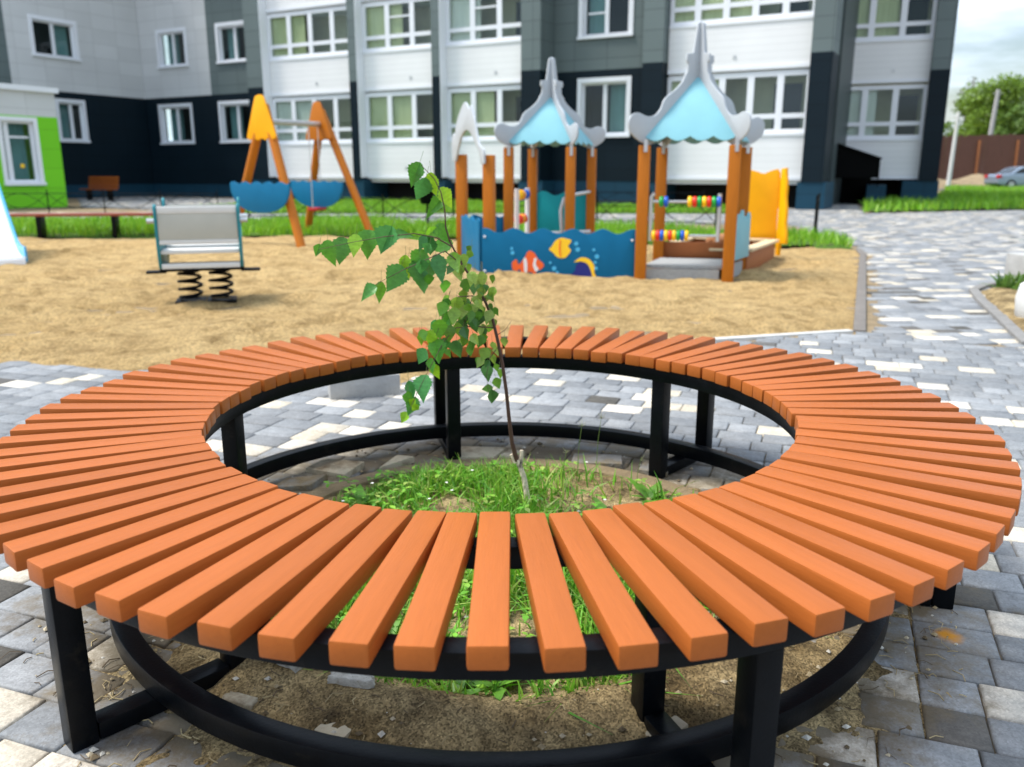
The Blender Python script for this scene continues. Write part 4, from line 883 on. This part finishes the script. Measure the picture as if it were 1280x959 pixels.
# ------------------------------------------------------------------ apartment building
O0 = V3((-10.05, 36.13, 0)); T = V3((.8786, -.4775, 0)); NN = V3((-.4775, -.8786, 0))
def sx(px, y=110, O=O0, t=T, d=0, n=NN):                       # distance along a facade line seen at this column
    a, _ = ray(px, y); o = O + n * d
    return (a * o.y - o.x) / (t.x - a * t.y)
M_light = panel_mat('light_cladding', (.60, .61, .61), 1.2, .60, .55, .78)
M_mid = panel_mat('grey_cladding', (.125, .16, .16), 1.2, .60, .5, .55, spec=.3)
M_darkc = panel_mat('dark_cladding', (.005, .013, .020), 1.2, .60, .5, .6, spec=.15)
M_teald = panel_mat('teal_plinth', (.010, .050, .085), .8, .45, .55, .6, spec=.2)
M_bal = panel_mat('white_balcony_boards', (.82, .82, .82), 40, .20, .45, .90, .015)
M_green = panel_mat('green_cladding', srgb(116, 205, 20), 1.2, .60, .5, .75)
M_frame = mat('white_pvc', (.80, .82, .86), .35)
M_gl = glass_mat('window_glass', (.90, .95, .93))
M_inner = mat('loggia_plaster', (.55, .53, .38), .8, var=.12, scale=2)
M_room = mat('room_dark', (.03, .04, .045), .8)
M_curt = mat('curtain', (.14, .26, .28), .8, var=.25, scale=3, stretch=(8, 8, .3))
M_curt2 = mat('beige_curtain', (.52, .52, .30), .85, var=.25, scale=3, stretch=(8, 8, .3))
M_curt3 = mat('white_curtain', (.62, .62, .58), .85, var=.2, scale=3, stretch=(9, 9, .3))
M_roof = mat('roof_felt', (.08, .08, .085), .9)
def wall_uv(t, n):
    def f(me):
        uv = me.uv_layers.new(name='UVMap'); 
        for lp in me.loops:
            v = me.vertices[lp.vertex_index].co; uv.data[lp.index].uv = (v.x * t.x + v.y * t.y + (v.x * n.x + v.y * n.y), v.z)
    return f
class Face:
    """a facade frame: s along, d outwards, z up"""
    def __init__(s, O, t, n, root): s.O, s.t, s.n, s.root = O, t, n, root; s.rz = math.atan2(t.y, t.x)
    def P(s, a, d, z): return s.O + s.t * a + s.n * d + V3((0, 0, z))
    def slab(s, mb, s0, s1, d0, d1, z0, z1): mb.box(s.P((s0 + s1) / 2, (d0 + d1) / 2, (z0 + z1) / 2), (abs(s1 - s0), abs(d1 - d0), z1 - z0), s.rz); return mb
    def block(s, name, m, s0, s1, d0, d1, z0, z1, parent=None):
        mb = s.slab(MB(), s0, s1, d0, d1, z0, z1); mb.uv = wall_uv(s.t, s.n); return mb.build(name, m, parent or s.root, smooth=False)
    def holed(s, name, m, s0, s1, d0, d1, z0, z1, holes):
        """wall slab with rectangular window openings"""
        xs = sorted({s0, s1, *[h[0] for h in holes], *[h[1] for h in holes]}); zs = sorted({z0, z1, *[h[2] for h in holes], *[h[3] for h in holes]})
        mb = MB()
        for a, b in zip(xs, xs[1:]):
            for c, d in zip(zs, zs[1:]):
                if a >= s0 and b <= s1 and c >= z0 and d <= z1 and not any(h[0] <= a and b <= h[1] and h[2] <= c and d <= h[3] for h in holes): s.slab(mb, a, b, d0, d1, c, d)
        mb.uv = wall_uv(s.t, s.n); return mb.build(name, m, s.root, smooth=False)
    def window(s, s0, s1, z0, z1, d, mull=(.5,), trans=(), curtain=None, trim=.15, deep=.12, fr=.075):
        """white frame with reveals, sill, pane and the room behind"""
        f = MB(); e = .004
        s.slab(f, s0 - trim, s0 + e, d - deep, d + .035, z0, z1); s.slab(f, s1 - e, s1 + trim, d - deep, d + .035, z0, z1)
        s.slab(f, s0 - trim, s1 + trim, d - deep, d + .035, z1 - e, z1 + trim); 
        for a, b in ((s0, s0 + fr), (s1 - fr, s1)): s.slab(f, a, b, d - deep - .05, d - deep + .02, z0, z1)
        for a, b in ((z0, z0 + fr), (z1 - fr, z1)): s.slab(f, s0 + fr, s1 - fr, d - deep - .05, d - deep + .02, a, b)
        for q in mull: c = s0 + (s1 - s0) * q; s.slab(f, c - .07, c + .07, d - deep - .05, d - deep + .02, z0 + fr, z1 - fr)
        for i, q in trans:
            cuts = [s0 + fr] + [s0 + (s1 - s0) * m_ for m_ in mull] + [s1 - fr]
            c = z0 + (z1 - z0) * q; s.slab(f, cuts[i] + .08, cuts[i + 1] - .08, d - deep - .05, d - deep + .018, c - .03, c + .03)
        w_ = f.build('window', M_frame, s.root, smooth=False)
        s.slab(MB(), s0 - trim - .02, s1 + trim + .02, d - deep, d + .09, z0 - .09, z0).build('sill', M_frame, w_, smooth=False)
        s.slab(MB(), s0 + fr, s1 - fr, d - deep - .035, d - deep - .03, z0 + fr, z1 - fr).build('pane', M_gl, w_, smooth=False)
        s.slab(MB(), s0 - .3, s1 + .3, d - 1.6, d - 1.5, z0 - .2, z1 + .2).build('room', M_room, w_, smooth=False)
        if curtain is not None:
            a, b = curtain; s.slab(MB(), s0 + (s1 - s0) * a, s0 + (s1 - s0) * b, d - deep - .3, d - deep - .26, z0, z1 + .1).build('curtain', M_curt, w_, smooth=False)
        return w_
    def loggia(s, s0, s1, zp, zs, zt, d, cells, style=0, op=None):
        """balcony parapet from zp to zs, glazing zs to zt with a lower fixed light"""
        b_ = s.block('balcony_panel', M_bal, s0, s1, d - .10, d + .03, zp, zs - .06)
        vx = s0 + (s1 - s0) * rnd.uniform(.45, .65); s.slab(MB(), vx - .05, vx + .05, d + .028, d + .045, zp + .3, zp + .4).build('vent', M_galv, b_, smooth=False)
        tr_ = MB(); s.slab(tr_, s0, s1, d - .12, d + .06, zs - .06, zs + .03); s.slab(tr_, s0, s1, d - .11, d + .055, zp - .05, zp + .06)
        tr_.build('trim', M_frame, b_, smooth=False)
        f = MB(); fw = .13
        zm = zs + (zt - zs) * .29
        for a in [s0 + (s1 - s0) * i / cells for i in range(cells + 1)]:
            c = min(max(a, s0 + fw / 2), s1 - fw / 2); wd = fw if a in (s0, s1) else .20
            s.slab(f, c - wd / 2, c + wd / 2, d - .07, d, zs + .03, zt)
        for z in (zs + .07, zm, zt - .06): s.slab(f, s0 + fw, s1 - fw, d - .065, d - .004, z - .07, z + .07)
        if op is not None:
            w_ = (s1 - s0) / cells; a = s0 + w_ * op; s.slab(f, a + .07, a + w_ - .07, d - .066, d - .003, zm + (zt - zm) * .52, zm + (zt - zm) * .52 + .06)
        w_ = f.build('loggia_window', M_frame, s.root, smooth=False)
        s.slab(MB(), s0 + .05, s1 - .05, d - .04, d - .034, zs + .05, zt - .03).build('pane', M_gl, w_, smooth=False)
        inn = MB(); s.slab(inn, s0, s1, d - 1.30, d - 1.25, zp, zt + .3); s.slab(inn, s0, s1, d - 1.25, d - .12, zp - .01, zp + .15); s.slab(inn, s0, s1, d - 1.25, d - .12, zt + .02, zt + .1)
        inn.build('loggia_room', M_inner, w_, smooth=False)
        dw = s0 + (s1 - s0) * (.80)
        s.slab(MB(), dw - .42, dw + .42, d - 1.24, d - 1.20, zp + .2, zt - .25).build('door', M_room, w_, smooth=False)
        if True:
            s.slab(MB(), s0 + .1, s0 + (s1 - s0) * (rnd.uniform(.5, .74) if style == 1 else rnd.uniform(.25, .5)), d - .16, d - .13, zs, zt).build('curtain', rnd.choice((M_curt2, M_curt2, M_curt3)), w_, smooth=False)

bd = thing('apartment_building', 'tall apartment block in light grey, slate and dark cladding with white glazed loggias', 'building', (0, 34, 0))
F1 = Face(O0, T, NN, bd)
HB = 4.44; FH = 3.2; TOP = 13.6
ZP = [.90, .90 + FH + .05, .90 + 2 * FH + .05, .90 + 3 * FH + .05]
ZS = [2.22, 2.22 + FH + .08, 2.22 + 2 * FH + .08, 2.22 + 3 * FH]
ZT = [4.02, 4.02 + FH, 4.02 + 2 * FH, 4.02 + 3 * FH]
LD = -.45
fins = [(sx(310), sx(329)), (sx(437), sx(446.5)), (sx(540), sx(550)), (sx(651), sx(675)), (sx(802), sx(827)), (sx(1010), sx(1038))]
for i, (a, b) in enumerate(fins):
    F1.block('pilaster', M_darkc, a, b, -1.05, 0, .8, HB); F1.block('pilaster', M_mid, a, b, -1.05, 0, HB, TOP)
    F1.block('plinth', M_teald, a - .1, b + .1, -1.6, -.03, -.1, .8)
    # white lining on the loggia side
    if i in (0, 1, 2): F1.block('pilaster_lining', M_frame, b, b + .03, -1.0, -.01, .9, TOP)
lastw = None
for li, (i, cells) in enumerate(((0, 4), (1, 3), (2, 3), (4, 5))):
    a, b = fins[i][1] + .035, fins[i + 1][0] - .005
    for fl in range(4):
        F1.loggia(a, b, ZP[fl], ZS[fl], ZT[fl], LD, cells, (0, 1, 1, 2)[(li + fl) % 4] if fl == 0 else (1, 0, 2, 1)[(li * 2 + fl) % 4], 1 if (fl == 1 and i in (1, 2)) else None)
        F1.block('floor_slab', M_frame, a, b, -1.8, LD - .10, ZP[fl] - .18, ZP[fl] - .06)
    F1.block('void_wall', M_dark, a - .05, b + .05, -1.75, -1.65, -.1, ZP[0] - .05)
F1.block('plinth', M_teald, fins[1][0] - 1.2, fins[1][0] - .1, -1.6, LD - .1, -.1, .84)
# window bay between the fourth and fifth pilaster
a, b = fins[3][1], fins[4][0]
nd = -1.06
w0, w1 = sx(727, 110, d=nd), sx(784, 110, d=nd)
hz = [(2.33 + FH * i - (.0), 4.05 + FH * i) for i in range(4)]
F1.holed('wall', M_darkc, a, b, nd - .3, nd, .8, HB, [(w0, w1, hz[0][0], hz[0][1])])
F1.holed('wall', M_mid, a, b, nd - .3, nd, HB, TOP, [(w0, w1, *hz[k_]) for k_ in (1, 2)])
F1.block('plinth', M_teald, a + .1, b - .1, nd - .3, nd - .02, -.1, .8)
F1.window(w0, w1, *hz[0], nd, (.5,), (), (.55, .95)); F1.window(w0, w1, *hz[1], nd, (.5,), ((0, .42),), (.05, .4)); F1.window(w0, w1, *hz[2], nd, (.5,), (), None)
# recessed left wall with two windows per floor
RD = -1.55; sL = -9.05; sR = fins[0][0]
sm = sx(263, 100, d=RD)
c0 = (sx(199, 60, d=RD), sx(231, 60, d=RD)); c1 = (sx(274, 60, d=RD), sx(311, 60, d=RD))
e0 = (sx(203, 160, d=RD), sx(240, 160, d=RD)); e1 = (sx(278, 160, d=RD), sx(315, 160, d=RD))
LZ1 = (2.45, 4.02); LZ = [(2.45 + FH * i + .15, 4.02 + FH * i) for i in range(4)]
F1.holed('wall', M_darkc, sL, sR, RD - .3, RD, .55, HB, [(*e0, *LZ1), (*e1, *LZ1)])
F1.holed('wall', M_light, sL, sm, RD - .3, RD, HB, TOP, [(*c0, *LZ[1]), (*c0, *LZ[2])])
F1.holed('wall', M_mid, sm, sR, RD - .3, RD, HB, TOP, [(*c1, *LZ[1]), (*c1, *LZ[2])])
F1.block('plinth', M_teald, sL, sR, RD - .3, RD + .04, -.1, .55)
F1.window(*e0, *LZ1, RD, (.5,), (), (.1, .5), .13); F1.window(*e1, *LZ1, RD, (.52,), (), (.1, .5), .13)
F1.window(*c0, *LZ[1], RD, (.5,), (), (.1, .5)); F1.window(*c1, *LZ[1], RD, (.5,), (), (.1, .45))
F1.window(*c0, *LZ[2], RD, (.5,)); F1.window(*c1, *LZ[2], RD, (.5,))
# left wing, at right angles, coming towards the viewer
F2 = Face(F1.P(sL, RD, 0), NN, T, bd)                       # s runs towards the viewer, outward normal is T
def s2(px, y): return sx(px, y, F2.O, F2.t, 0, F2.n)
L2 = 14.0
v0 = sorted((s2(42, 48), s2(93, 48))); v1 = sorted((s2(76, 158), s2(106, 158)))
gs = s2(9, 60)
F2.holed('wall', M_darkc, 0, L2, -.3, 0, .55, HB, [(*v1, *LZ1)])
F2.holed('wall', M_light, 0, gs, -.3, 0, HB, TOP, [(*v0, 5.85, 7.22)])
F2.block('wall', M_mid, gs, L2, -.3, 0, HB, TOP)
F2.block('plinth', M_teald, 0, L2, -.3, .04, -.1, .55)
F2.window(*v1, *LZ1, 0, (.45,), (), (.4, .9), .13); F2.window(*v0, 5.85, 7.22, 0, (.5,), (), (.05, .4))
# right section, set back, with its own pilaster and the basement canopy
O3 = V3((11.44, 31.66, 0)); T3 = V3((.9372, -.3489, 0)); N3 = V3((-.3489, -.9372, 0)); F3 = Face(O3, T3, N3, bd)
q0 = sx(1160, 110, O3, T3, 0, N3); q1 = sx(1186, 110, O3, T3, .42, N3)
for k_ in range(4): F3.loggia(.06, q0, ZP[k_], ZS[k_], ZT[k_], 0, 3, (2, 1, 0, 1)[k_])
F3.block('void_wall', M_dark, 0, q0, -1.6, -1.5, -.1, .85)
F3.block('pilaster', M_darkc, q0, q1, -6, .42, .8, HB); F3.block('pilaster', M_mid, q0, q1, -6, .42, HB, TOP); F3.block('plinth', M_teald, q0 - .5, q1 + .05, -6, .36, -.1, .8)
# side wall of the main block where it steps back
Ca = F1.P(fins[5][1], -1.05, 0); Cb = O3 + V3((.0, .0, 0)); 
st_ = (Cb - Ca); stl = st_.length; st_.normalize(); F4 = Face(Ca, st_, V3((st_.y, -st_.x, 0)), bd)
F4.block('wall', M_darkc, 0, stl, -.25, 0, -.1, HB); F4.block('wall', M_mid, 0, stl, -.25, 0, HB, TOP)
cn = MB()
c_ = [F3.P(-.05, 1.9, 0), F3.P(1.72, 1.9, 0)]
M_can = mat('black_canopy', (.003, .003, .003), .8, spec=.08)
cn.prism([(0, .0), (0, 2.12), (1.78, 1.50), (1.78, .62), (1.74, .62), (1.74, .9), (.12, .9), (.12, 0)], F3.P(-.1, 1.9, 0), T3, (0, 0, 1), .05)
cn.beam(F3.P(-.1, 1.0, 2.16), F3.P(1.72, 1.0, 1.53), 2.0, .05, up=(0, 0, 1))
can = cn.build('canopy', M_can, bd, smooth=False)
F3.block('door', M_can, .1, 1.5, .25, .3, 0, 1.5, can)
F3.block('side_wall', M_teald, 1.35, 1.95, .3, 1.8, -.1, .66, can)
# core behind the facades and the roof
core = MB(); 
F1.slab(core, sL - .2, fins[5][1] - .3, -12, -3.6, 0, TOP - .1); F3.slab(core, -1, q1 - .05, -11, -2.2, 0, TOP - .2); F2.slab(core, 0, L2 - .05, -9, -2.2, 0, TOP - .15)
core.build('core_wall', M_mid, bd, smooth=False)
rf = MB(); F1.slab(rf, sL - .5, fins[5][1] + .2, -12.2, .25, TOP, TOP + .4); F3.slab(rf, -1, q1 + .2, -11, .6, TOP + .01, TOP + .41); F2.slab(rf, -.3, L2 + .2, -9, .25, TOP - .01, TOP + .39)
rf.build('roof', M_roof, bd, smooth=False)

# single-storey annex with the green front
an = thing('annex', 'single-storey annex with lime green base and light grey upper cladding', 'building', (-15, 27, 0))
Oa = gp(85, 258.2); FA = Face(V3((Oa.x, Oa.y, 0)), NN, T, an)
za_ = 2.78; zt_ = 3.52
def sa(px, y): return sx(px, y, FA.O, FA.t, 0, FA.n)
wa = sorted((sa(5, 190), sa(46, 190)))
FA.holed('wall', M_green, 0, 12, -.3, 0, -.1, za_, [(*wa, .78, 2.62)])
FA.block('wall', M_light, 0, 12, -.3, 0, za_, zt_)
FA.block('wall', M_green, -.02, .28, -8, -.3, -.1, za_); FA.block('wall', M_light, -.02, .28, -8, -.3, za_, zt_)
FA.block('parapet', M_frame, -.1, 12.1, -8, .1, zt_, zt_ + .16)
FA.window(*wa, .78, 2.62, 0, (.80,), ((0, .74), (1, .74)), (.1, .7), .12)
# left the upright and tiny sign in the annex window: a small yellow round sticker
FA.slab(MB(), wa[0] + (wa[1] - wa[0]) * .35, wa[0] + (wa[1] - wa[0]) * .47, -.15, -.145, 1.22, 1.34).build('sticker', M_fy, an)

# ------------------------------------------------------------------ right background
def board_fence():
    t_ = thing('board_fence', 'tall red-brown board fence behind the parked car', 'fence', (36, 66, 0))
    a, b = V3((22, 66, 0)), V3((62, 66, 0)); L = (b - a).length; m_ = MB(); n_ = int(L / .2)
    for i in range(n_):
        h_ = 3.25 + .02 * (i * .2) + rnd.uniform(-.05, .05); m_.box((a.x + (i + .5) * .2, 66 + rnd.uniform(-.01, .01), h_ / 2 + .4), (.185, .03, h_ - .2), col=None)
    m_.build('boards', mat('fence_boards', srgb(98, 66, 54), .8, var=.35, scale=6, stretch=(5, 5, .3)), t_, smooth=False)
    for i in range(14): MB().box((a.x + 1.5 + i * 2.9, 65.9, 1.7), (.14, .12, 3.5)).build('post', mat('fence_post', srgb(158, 100, 60), .8, var=.2), t_)
board_fence()
struct(sheet('earth_mound', [(24, 60), (52, 58.5), (60, 62), (60, 65.3), (24, 65.3)], M_dirt, .5, lambda x, y: .1 + .75 * vnoise(x, y, .45, 61) * (1 - np.abs(y - 62.5) / 4).clip(0, 1) + .3 * vnoise(x, y, 1.6, 62), 1.2), 'mound of sandy earth in front of the board fence', 'earth', 'stuff')
struct(MB().add([(20, 55.6, .008), (80, 52, .008), (80, 59, .008), (24, 59.5, .008)], [(0, 1, 2, 3)]).build('car_park', mat('asphalt', (.10, .10, .10), .9, var=.2, scale=3), smooth=False))
# parked car
car = thing('parked_car', 'grey-blue saloon car parked by the board fence', 'car', (33.6, 56.6, 0))
M_cp = mat('car_paint', (.30, .36, .45), .22, .5, var=.03); M_cg = mat('car_glass', (.02, .025, .03), .06)
cx0 = 31.2; yc = 56.6
prof = smooth_line([(0, .42), (.02, .72), (.12, .95), (.75, 1.02), (1.35, 1.38), (2.0, 1.47), (2.6, 1.42), (3.25, 1.02), (4.0, .93), (4.4, .78), (4.5, .55), (4.48, .34)], 4) 
MB().prism(prof + [(3.95, .26), (.5, .26), (.1, .32)], (cx0, yc, 0), (1, 0, 0), (0, 0, 1), 1.72).build('body', M_cp, car, bevel=.06, seg=3)
wg = MB()
for sg in (-1, 1):
    wg.prism([(.98, 1.05), (1.4, 1.33), (1.92, 1.40), (1.92, 1.05)], (cx0, yc + sg * .865, 0), (1, 0, 0), (0, 0, 1), .02); wg.prism([(2.0, 1.05), (2.0, 1.40), (2.55, 1.35), (3.0, 1.06)], (cx0, yc + sg * .865, 0), (1, 0, 0), (0, 0, 1), .02)
wg.build('side_window', M_cg, car)
MB().beam((cx0 + .80, yc, 1.06), (cx0 + 1.33, yc, 1.385), 1.3, .03).build('rear_window', M_cg, car)
MB().beam((cx0 + 2.68, yc, 1.40), (cx0 + 3.22, yc, 1.06), 1.3, .03).build('windscreen', M_cg, car)
M_ty = mat('tyre', (.015, .015, .016), .8); M_rim = mat('alloy', (.5, .5, .52), .3, .8); M_tail = mat('tail_light', (.5, .01, .015), .25)
for wx in (.85, 3.6):
    for sg in (-1, 1):
        w_ = MB().lathe([(.20, -.1), (.31, -.1), (.325, -.06), (.325, .06), (.31, .1), (.20, .1)], (cx0 + wx, yc + sg * .80, .325), 24, rot=Matrix.Rotation(R(90), 3, 'X')).build('wheel', M_ty, car)
        MB().lathe([(.06, -.108), (.2, -.104), (.2, .104), (.06, .108)], (cx0 + wx, yc + sg * .805, .325), 16, rot=Matrix.Rotation(R(90), 3, 'X')).build('rim', M_rim, w_)
for sg in (-1, 1): MB().box((cx0 + .10, yc + sg * .70, .84), (.22, .36, .20)).build('tail_light', M_tail, car, bevel=.03)
# poles
for x, y, h_, lean, lab, grp in ((gp(1, 1).x, 0, 0, 0, '', None),)[:0]: pass
def pole(px, Y, py0, lean, r_, m, lab):
    a = at(px, 216, Y); h_ = at(px, py0, Y).z
    MBo = MB().tube([(a.x, Y, 0), (a.x + lean, Y, h_)], [r_, r_ * .75], 10).tube([(a.x + lean - .4, Y, h_ - .3), (a.x + lean + .4, Y, h_ - .3)], .03, 6)
    tag(MBo.build('utility_pole', m, None), lab, 'pole')
pole(1229, 70, 112, .35, .2, M_conc, 'leaning pale concrete pole before the round green tree')
pole(1187, 58, 140, .12, .14, M_concw, 'slim white pole at the left end of the board fence')

# ------------------------------------------------------------------ trees
def tree_obj(name, lab, x, y, h, cw, n, cols, trunk_h, bare=0, seed=0, leaf=.32):
    r_ = random.Random(seed); q = np.random.default_rng(seed + 99)
    t_ = thing(name, lab, 'tree', (x, y, 0), 'trees beyond the fence')
    tk = MB(); tk.tube([(x, y, -.2), (x + .1, y, h * .3), (x - .1, y, h * .62), (x, y, h * .95)], [.03 * h, .022 * h, .012 * h, .003 * h], 8)
    cl = []
    for i in range(26):
        a = r_.uniform(0, 6.28); z = h * r_.uniform(trunk_h, .95); rel = (z / h - trunk_h) / (1 - trunk_h); rad_ = cw * (math.sin(math.pi * (.12 + .80 * rel)) ** .8) * r_.uniform(.35, 1)
        e = V3((x + rad_ * math.cos(a), y + rad_ * math.sin(a), z)); s_ = V3((x, y, max(h * .15, z - rad_ * .8)))
        tk.tube([s_, s_.lerp(e, .5) + V3((0, 0, .1 * rad_)), e], [.008 * h, .005 * h, .0015 * h], 5); cl.append((e, r_.uniform(.7, 1.25) * cw * .46))
    tk.build('trunk', M_trunk, t_)
    if n:
        idx = q.integers(0, len(cl), n); cen = np.array([c[0] for c in cl])[idx]; rad_ = np.array([c[1] for c in cl])[idx]
        v = q.normal(0, 1, (n, 3)); v /= np.linalg.norm(v, axis=1)[:, None]; P = cen + v * (rad_ * q.uniform(.3, 1.05, n) ** .6)[:, None] * np.array([1, 1, .8])
        u = q.normal(0, 1, (n, 3)); u /= np.linalg.norm(u, axis=1)[:, None]; w = np.cross(u, q.normal(0, 1, (n, 3))); w /= np.linalg.norm(w, axis=1)[:, None]
        L = leaf * q.uniform(.6, 1.3, n)[:, None]
        V = np.stack([P - u * L * .5, P + w * L * .32, P + u * L * .5, P - w * L * .32], 1).reshape(-1, 3) - np.array([x, y, 0])
        F = np.arange(n * 4).reshape(-1, 4); cc = np.array(cols)[q.integers(0, len(cols), n)] * q.uniform(.7, 1.25, (n, 1)) * (.8 + .4 * q.uniform(0, 1, len(cl)))[idx][:, None]
        o = raw_mesh('crown', V, F, M_foliage, cc); o.parent = t_
GT = [(.15, .26, .022), (.19, .31, .03), (.11, .20, .02)]
a = at(1229, 216, 84); tree_obj('broadleaf_tree', 'round bright green tree rising above the board fence', a.x, 84, 9.2, 3.3, 14000, GT, .2, seed=3)
a = at(1300, 216, 88); tree_obj('broadleaf_tree', 'darker green tree cut off by the right picture edge', a.x, 88, 8.8, 3.6, 4200, [(.08, .18, .05), (.11, .22, .055)], .2, seed=5)
a = at(1203, 216, 90); tree_obj('broadleaf_tree', 'sparse tall tree with thin upright twigs beside the building corner', a.x, 90, 11.0, 1.5, 500, [(.12, .15, .04)], .15, seed=8, leaf=.28)
a = at(1266, 216, 96); tree_obj('broadleaf_tree', 'low green tree between the two larger crowns', a.x, 96, 7.2, 3.4, 3600, GT, .15, seed=11)

for px_, Y_, h_, cw_, sd__, lab in ((1196, 98, 6.0, 2.6, 21, 'low bushy tree above the left end of the board fence'), (1215, 102, 6.6, 3.0, 22, 'bushy green tree half hidden behind the leaning pole'), (1250, 104, 8.4, 3.4, 23, 'taller dark green tree behind the bright round crown'), (1284, 80, 6.4, 3.0, 24, 'leafy low tree behind the fence above the parked car')):
    a = at(px_, 216, Y_); tree_obj('broadleaf_tree', lab, a.x, Y_, h_, cw_, 6000, [(.11, .20, .03), (.15, .25, .04), (.09, .17, .03)], .1, seed=sd__, leaf=.4)
# concrete pieces and weeds by the bed at the right edge
bx = MB(); bx.box((5.30, 8.15, .14), (.82, .55, .34), R(6)); tag(bx.build('concrete_block', M_conc, bevel=.02), 'square grey concrete block in the planting bed by the plaza', 'concrete block')
pr_ = [(.26, -.03), (.30, .02), (.31, .16), (.29, .25), (.24, .285), (.17, .29), (.165, .26), (.20, .2), (.20, .05)]
tag(MB().lathe(pr_, (4.10, 6.25, 0), 28).build('concrete_planter', M_concw, bevel=0), 'low rounded white concrete planter at the right picture edge', 'planter')
def bush(name, x, y, n, h0, h1, spread, lab, cols, w=.035):
    P = np.column_stack([x + spread * nr.normal(0, 1, n).clip(-1.5, 1.5), y + spread * .8 * nr.normal(0, 1, n).clip(-1.5, 1.5), np.full(n, .01)])
    o = blades(name, P, nr.uniform(h0, h1, n), w, M_grass, cols, .7); return tag(o, lab, 'plant')
bush('weed_clump', 4.72, 7.72, 420, .05, .2, .13, 'clump of dark weeds in front of the grey concrete block', [(.07, .16, .02), (.12, .22, .03)], .045)
bush('weed_clump', 5.05, 7.55, 160, .04, .12, .14, 'small clump of weeds between concrete block and white planter', [(.07, .16, .02), (.12, .22, .03)], .03)
bush('shrub', 7.45, 10.9, 420, .15, .5, .25, 'green shrub at the right picture edge beyond the concrete block', [(.09, .24, .02), (.13, .30, .03)], .04)

# ------------------------------------------------------------------ sky and sun
SUN_EL, SUN_AZ = R(60), R(-88)          # azimuth clockwise from +Y: high and to the left
w = bpy.data.worlds.new('World'); S.world = w; w.use_nodes = True
nt = w.node_tree; N = nt.nodes; L = nt.links; bg = N['Background']
sk = N.new('ShaderNodeTexSky'); sk.sky_type = 'NISHITA'; sk.sun_disc = False; sk.sun_elevation = SUN_EL; sk.sun_rotation = SUN_AZ; sk.air_density = 1.2; sk.dust_density = 1.5
tc = N.new('ShaderNodeTexCoord'); mp = N.new('ShaderNodeMapping'); mp.inputs['Scale'].default_value = (1, 1, 6); L.new(tc.outputs['Generated'], mp.inputs[0])
n1 = N.new('ShaderNodeTexNoise'); n1.inputs['Scale'].default_value = 2.6; n1.inputs['Detail'].default_value = 8; n1.inputs['Roughness'].default_value = .58; L.new(mp.outputs[0], n1.inputs[0])
r1 = N.new('ShaderNodeMapRange'); r1.inputs[1].default_value = .40; r1.inputs[2].default_value = .63; r1.inputs[3].default_value = .05; r1.inputs[4].default_value = 1; L.new(n1.outputs['Fac'], r1.inputs[0])
n2 = N.new('ShaderNodeTexNoise'); n2.inputs['Scale'].default_value = 4.5; n2.inputs['Detail'].default_value = 7; L.new(mp.outputs[0], n2.inputs[0])
r2 = N.new('ShaderNodeMapRange'); r2.inputs[1].default_value = .35; r2.inputs[2].default_value = .65; r2.inputs[3].default_value = 6.4; r2.inputs[4].default_value = 9.0; L.new(n2.outputs['Fac'], r2.inputs[0])
sx_ = N.new('ShaderNodeSeparateXYZ'); L.new(tc.outputs['Generated'], sx_.inputs[0])
rz_ = N.new('ShaderNodeMapRange'); rz_.inputs[1].default_value = 0.0; rz_.inputs[2].default_value = 1.0; rz_.inputs[3].default_value = 1.12; rz_.inputs[4].default_value = 2.5; L.new(sx_.outputs['Z'], rz_.inputs[0])
mz_ = N.new('ShaderNodeMath'); mz_.operation = 'MULTIPLY'; L.new(r2.outputs[0], mz_.inputs[0]); L.new(rz_.outputs[0], mz_.inputs[1])
cl = N.new('ShaderNodeVectorMath'); cl.operation = 'SCALE'; cl.inputs[0].default_value = (.82, .945, 1.11); L.new(mz_.outputs[0], cl.inputs['Scale'])
mx = N.new('ShaderNodeMix'); mx.data_type = 'RGBA'; L.new(r1.outputs[0], mx.inputs['Factor']); L.new(sk.outputs[0], mx.inputs['A']); L.new(cl.outputs[0], mx.inputs['B'])
L.new(mx.outputs['Result'], bg.inputs[0]); bg.inputs['Strength'].default_value = .075
sd_ = bpy.data.lights.new('sun', 'SUN'); sd_.energy = 2.6; sd_.angle = R(18); sd_.color = (1, .94, .86)
so_ = bpy.data.objects.new('sun', sd_); COL.objects.link(so_)
dvec = V3((math.sin(SUN_AZ) * math.cos(SUN_EL), math.cos(SUN_AZ) * math.cos(SUN_EL), math.sin(SUN_EL)))
so_.rotation_euler = dvec.to_track_quat('Z', 'Y').to_euler()
vs = S.view_settings; vs.view_transform = 'Standard'; vs.look = 'None'; vs.gamma = 1; vs.exposure = 1.04
S.cycles.max_bounces = 8; S.cycles.transparent_max_bounces = 12; S.cycles.use_denoising = True
S.cycles.caustics_reflective = False; S.cycles.caustics_refractive = False
